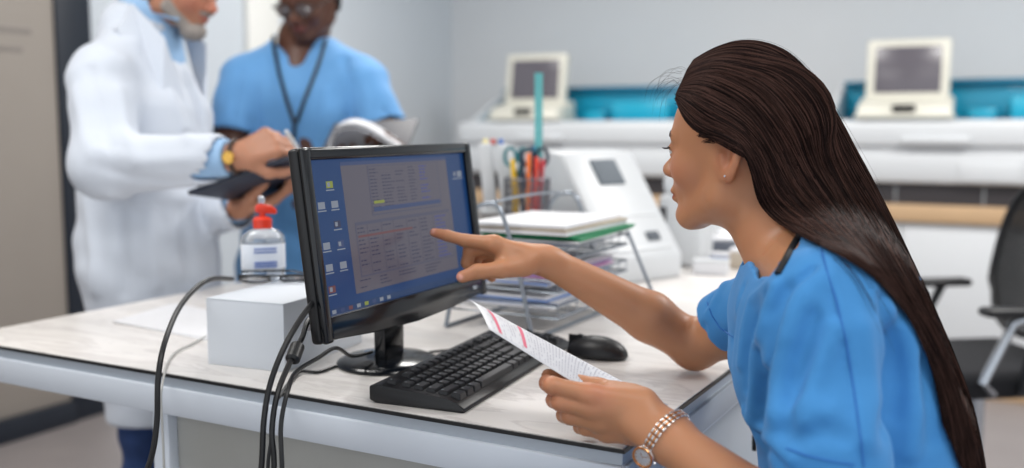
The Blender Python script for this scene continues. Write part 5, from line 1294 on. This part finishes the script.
# scrub top
M['scrub2'] = mat('sky_blue_scrub_cloth', (104, 164, 220), .8, noise=.03, nscale=50, bump=.1, bscale=700, sheen=.2)
nt_ = un(.05, cone(nTo + nl * .09 + Vector((0, 0, .06)), nTo - nl * .09 + Vector((0, 0, .06)), .118, .118), cone(nTo, nHp, .165, .155, nB, .72), cone(nHp, nHp + Vector((0, 0, -.13)), .165, .17, nB, .75), cone(nC7 + Vector((0, 0, -.03)), nSL, .072, .068), cone(nC7 + Vector((0, 0, -.03)), nSR, .072, .068), cone(nTo + nl * .08, nHp + nl * .05, .10, .115), cone(nTo - nl * .08, nHp - nl * .05, .10, .115))
s1 = inter(limb([nSL, nSL.lerp(nEL, .72)], [.075, .078], .02), plane(nSL.lerp(nEL, .62), nEL - nSL), .004); s2 = inter(limb([nSR, nSR.lerp(nER, .72)], [.075, .078], .02), plane(nSR.lerp(nER, .60), nER - nSR), .004)
s1 = sub(s1, cone(nSL.lerp(nEL, .5), nSL.lerp(nEL, .9), .062, .068), .003); s2 = sub(s2, cone(nSR.lerp(nER, .5), nSR.lerp(nER, .9), .062, .068), .003)
nt_ = un(.018, nt_, s1, s2)
cd2 = (NM @ Vector((-.03, 0, -.04)) - nC7).normalized()
nt_ = sub(nt_, un(.01, cone(nC7 - cd2 * .02, nC7 + cd2 * .2, .078, .09), cone(nC7 + nB * .09 + Vector((0, 0, .03)), at(297, 74, 2.78), .078, .010)), .005)
nt_ = inter(nt_, plane(nHp + Vector((0, 0, -.15)), (0, 0, -1)), .006)
FN = [([(345, 60), (350, 100), (354, 135)], -.009, .012), ([(360, 75), (366, 100), (364, 125)], .006, .012), ([(240, 70), (236, 100), (232, 130)], -.007, .012), ([(262, 80), (266, 120), (262, 160)], .006, .015), ([(325, 90), (322, 120), (318, 145)], .006, .014), ([(262, 195), (266, 230), (264, 270)], .008, .012), ([(276, 200), (280, 240), (278, 275)], -.008, .012)]
nfold = []
for pts, amp, w_ in FN:
    q = [march(nt_, x, y, 1.8, 3.6) for x, y in dens(pts, 12)]; q = [x for x in q if x is not None]
    if len(q) > 1: nfold.append((q, amp, w_))
nl2, nh2 = bb([nC7, nSR, nSL, nEL, nER, nHp], .19); nl2[2] = nHp.z - .2
ntf = lambda P: nt_(P) - foldsum(P, nfold) - waves(P, .003)
body('scrub_top', ntf, nl2, nh2, .006, M['scrub2'], no, 2)
body('trousers', lambda P: un(.03, nleg, cone(nHp + nl * .05, nHp - nl * .05, .11, .11))(P) - .018, (nl2[0], nl2[1], .05), (nh2[0], nh2[1], nHp.z + .05), .009, M['scrub2'], no, 1)
shoes(no, nfeet, math.atan2(nB.y, nB.x), mat('shoe_navy', (40, 50, 80), .5))
# lanyard
nkn = lambda P: np.minimum(ntf(P), nneck(P))
t = empty('lanyard', at(295, 100, 2.78), 0, 'black lanyard around the neck of the man in blue scrubs', 'lanyard')
for pts in ([(273, 30), (275, 50), (280, 75), (287, 100), (294, 122)], [(326, 40), (320, 60), (312, 82), (304, 102), (297, 122)], [(295, 122), (294, 140), (294, 160)]):
    q = [march(nkn, x, y, 1.8, 3.6) for x, y in dens(pts, 6)]; q = [Vector(x) + Vector((0, -.005, 0)) - t.location for x in q if x is not None]
    b = MB(); b.tube(q, .0055, 6); b.build('strap', M['rubber'], t)
# ------------------------------------------------------------------ clipboard, pen, folder and papers they hold
def board(name, c, xd, yd, w, l, th, m, label, cat):
    x = Vector(xd).normalized(); y = Vector(yd); y = (y - x * y.dot(x)).normalized(); z = x.cross(y)
    t = empty(name, c, 0, label, cat); Mx_ = Matrix((x, y, z)).transposed().to_4x4()
    b = MB(); b.M = Mx_; b.box((-w / 2, -l / 2, 0), (w / 2, l / 2, th), .002); b.build('backing', m, t); return t, Mx_
M['navy'] = mat('navy_board', (26, 34, 52), .45, noise=.05); M['greyb'] = mat('grey_board', (78, 78, 84), .5, noise=.05)
t, Mx_ = board('clipboard', at(268, 183, 2.29), (.95, -.12, .32), (-.10, .97, -.22), .25, .30, .010, M['navy'], 'navy clipboard held by the man in the white coat', 'clipboard')
b = MB(); b.M = Mx_; b.box((-.105, -.14, .011), (.105, .14, .014), .0005); b.build('paper_stack', M['paper'], t)
b = MB(); b.M = Mx_; b.box((-.05, .125, .010), (.05, .155, .024), .004); b.build('clip', M['chrome'], t)
t = empty('ballpoint_pen', at(291, 140, 2.10), 0, 'white pen in the writing hand above the clipboard', 'pen')
q0, q1 = at(286, 131, 2.10) - t.location, at(304, 158, 2.16) - t.location; b = MB(); b.tube([q0, q0.lerp(q1, .9)], .0045, 10); b.build('barrel', M['mwhite'], t); b = MB(); b.tube([q0.lerp(q1, .9), q1], [.0045, .001], 10); b.build('tip', M['chrome'], t)
t, Mx_ = board('folder_board', at(362, 158, 2.56), (.97, -.2, .05), (.05, .80, .55), .24, .32, .008, M['greyb'], 'grey board held open by the man in blue scrubs behind the monitor', 'folder')
t2 = empty('curled_papers', at(360, 140, 2.50), 0, 'white sheets curling over the grey board above the monitor', 'paper')
for lay_ in range(3):
    prof = [(328, 150), (330, 138), (337, 128), (350, 123.5), (366, 127), (382, 136), (400, 148)]
    a_ = catmull([at(x, y + lay_ * 2.5, 2.42) - t2.location for x, y in prof], 5); c_ = catmull([at(x + 4, y - 5 + lay_ * 2.5, 2.60) - t2.location for x, y in prof], 5)
    n_ = len(a_); b = MB(); b.add(a_ + c_, [(i, i + 1, n_ + i + 1, n_ + i) for i in range(n_ - 1)], smooth=True); o = b.build('sheet', M['paper'], t2, auto=False); md = o.modifiers.new('t', 'SOLIDIFY'); md.thickness = .0008
# ------------------------------------------------------------------ light
w = bpy.data.worlds.new('world'); S.world = w; w.use_nodes = True
w.node_tree.nodes['Background'].inputs[0].default_value = (.92, .96, 1.0, 1); w.node_tree.nodes['Background'].inputs[1].default_value = 1.15
def area(loc, rot, sx, sy, e, col=(1, 1, 1)):
    l = bpy.data.lights.new('ceiling_lamp', 'AREA'); l.shape = 'RECTANGLE'; l.size = sx; l.size_y = sy; l.energy = e; l.color = col
    o = bpy.data.objects.new('ceiling_lamp', l); COL.objects.link(o); o.location = loc; o.rotation_euler = rot; return o
for (u, v, e) in ((-1.9, 3.4, 46), (.6, 3.4, 62), (-1.9, .6, 34), (.6, .6, 22)):
    area(rv(u, v, 2.78), (0, 0, RZ), 1.2, .6, e, (1, .98, .95))
S.view_settings.view_transform = 'Standard'; S.view_settings.look = 'None'; S.view_settings.gamma = 1; S.view_settings.exposure = 0.0
S.view_settings.use_curve_mapping = False
S.cycles.use_denoising = True; S.cycles.max_bounces = 8; S.cycles.transparent_max_bounces = 8
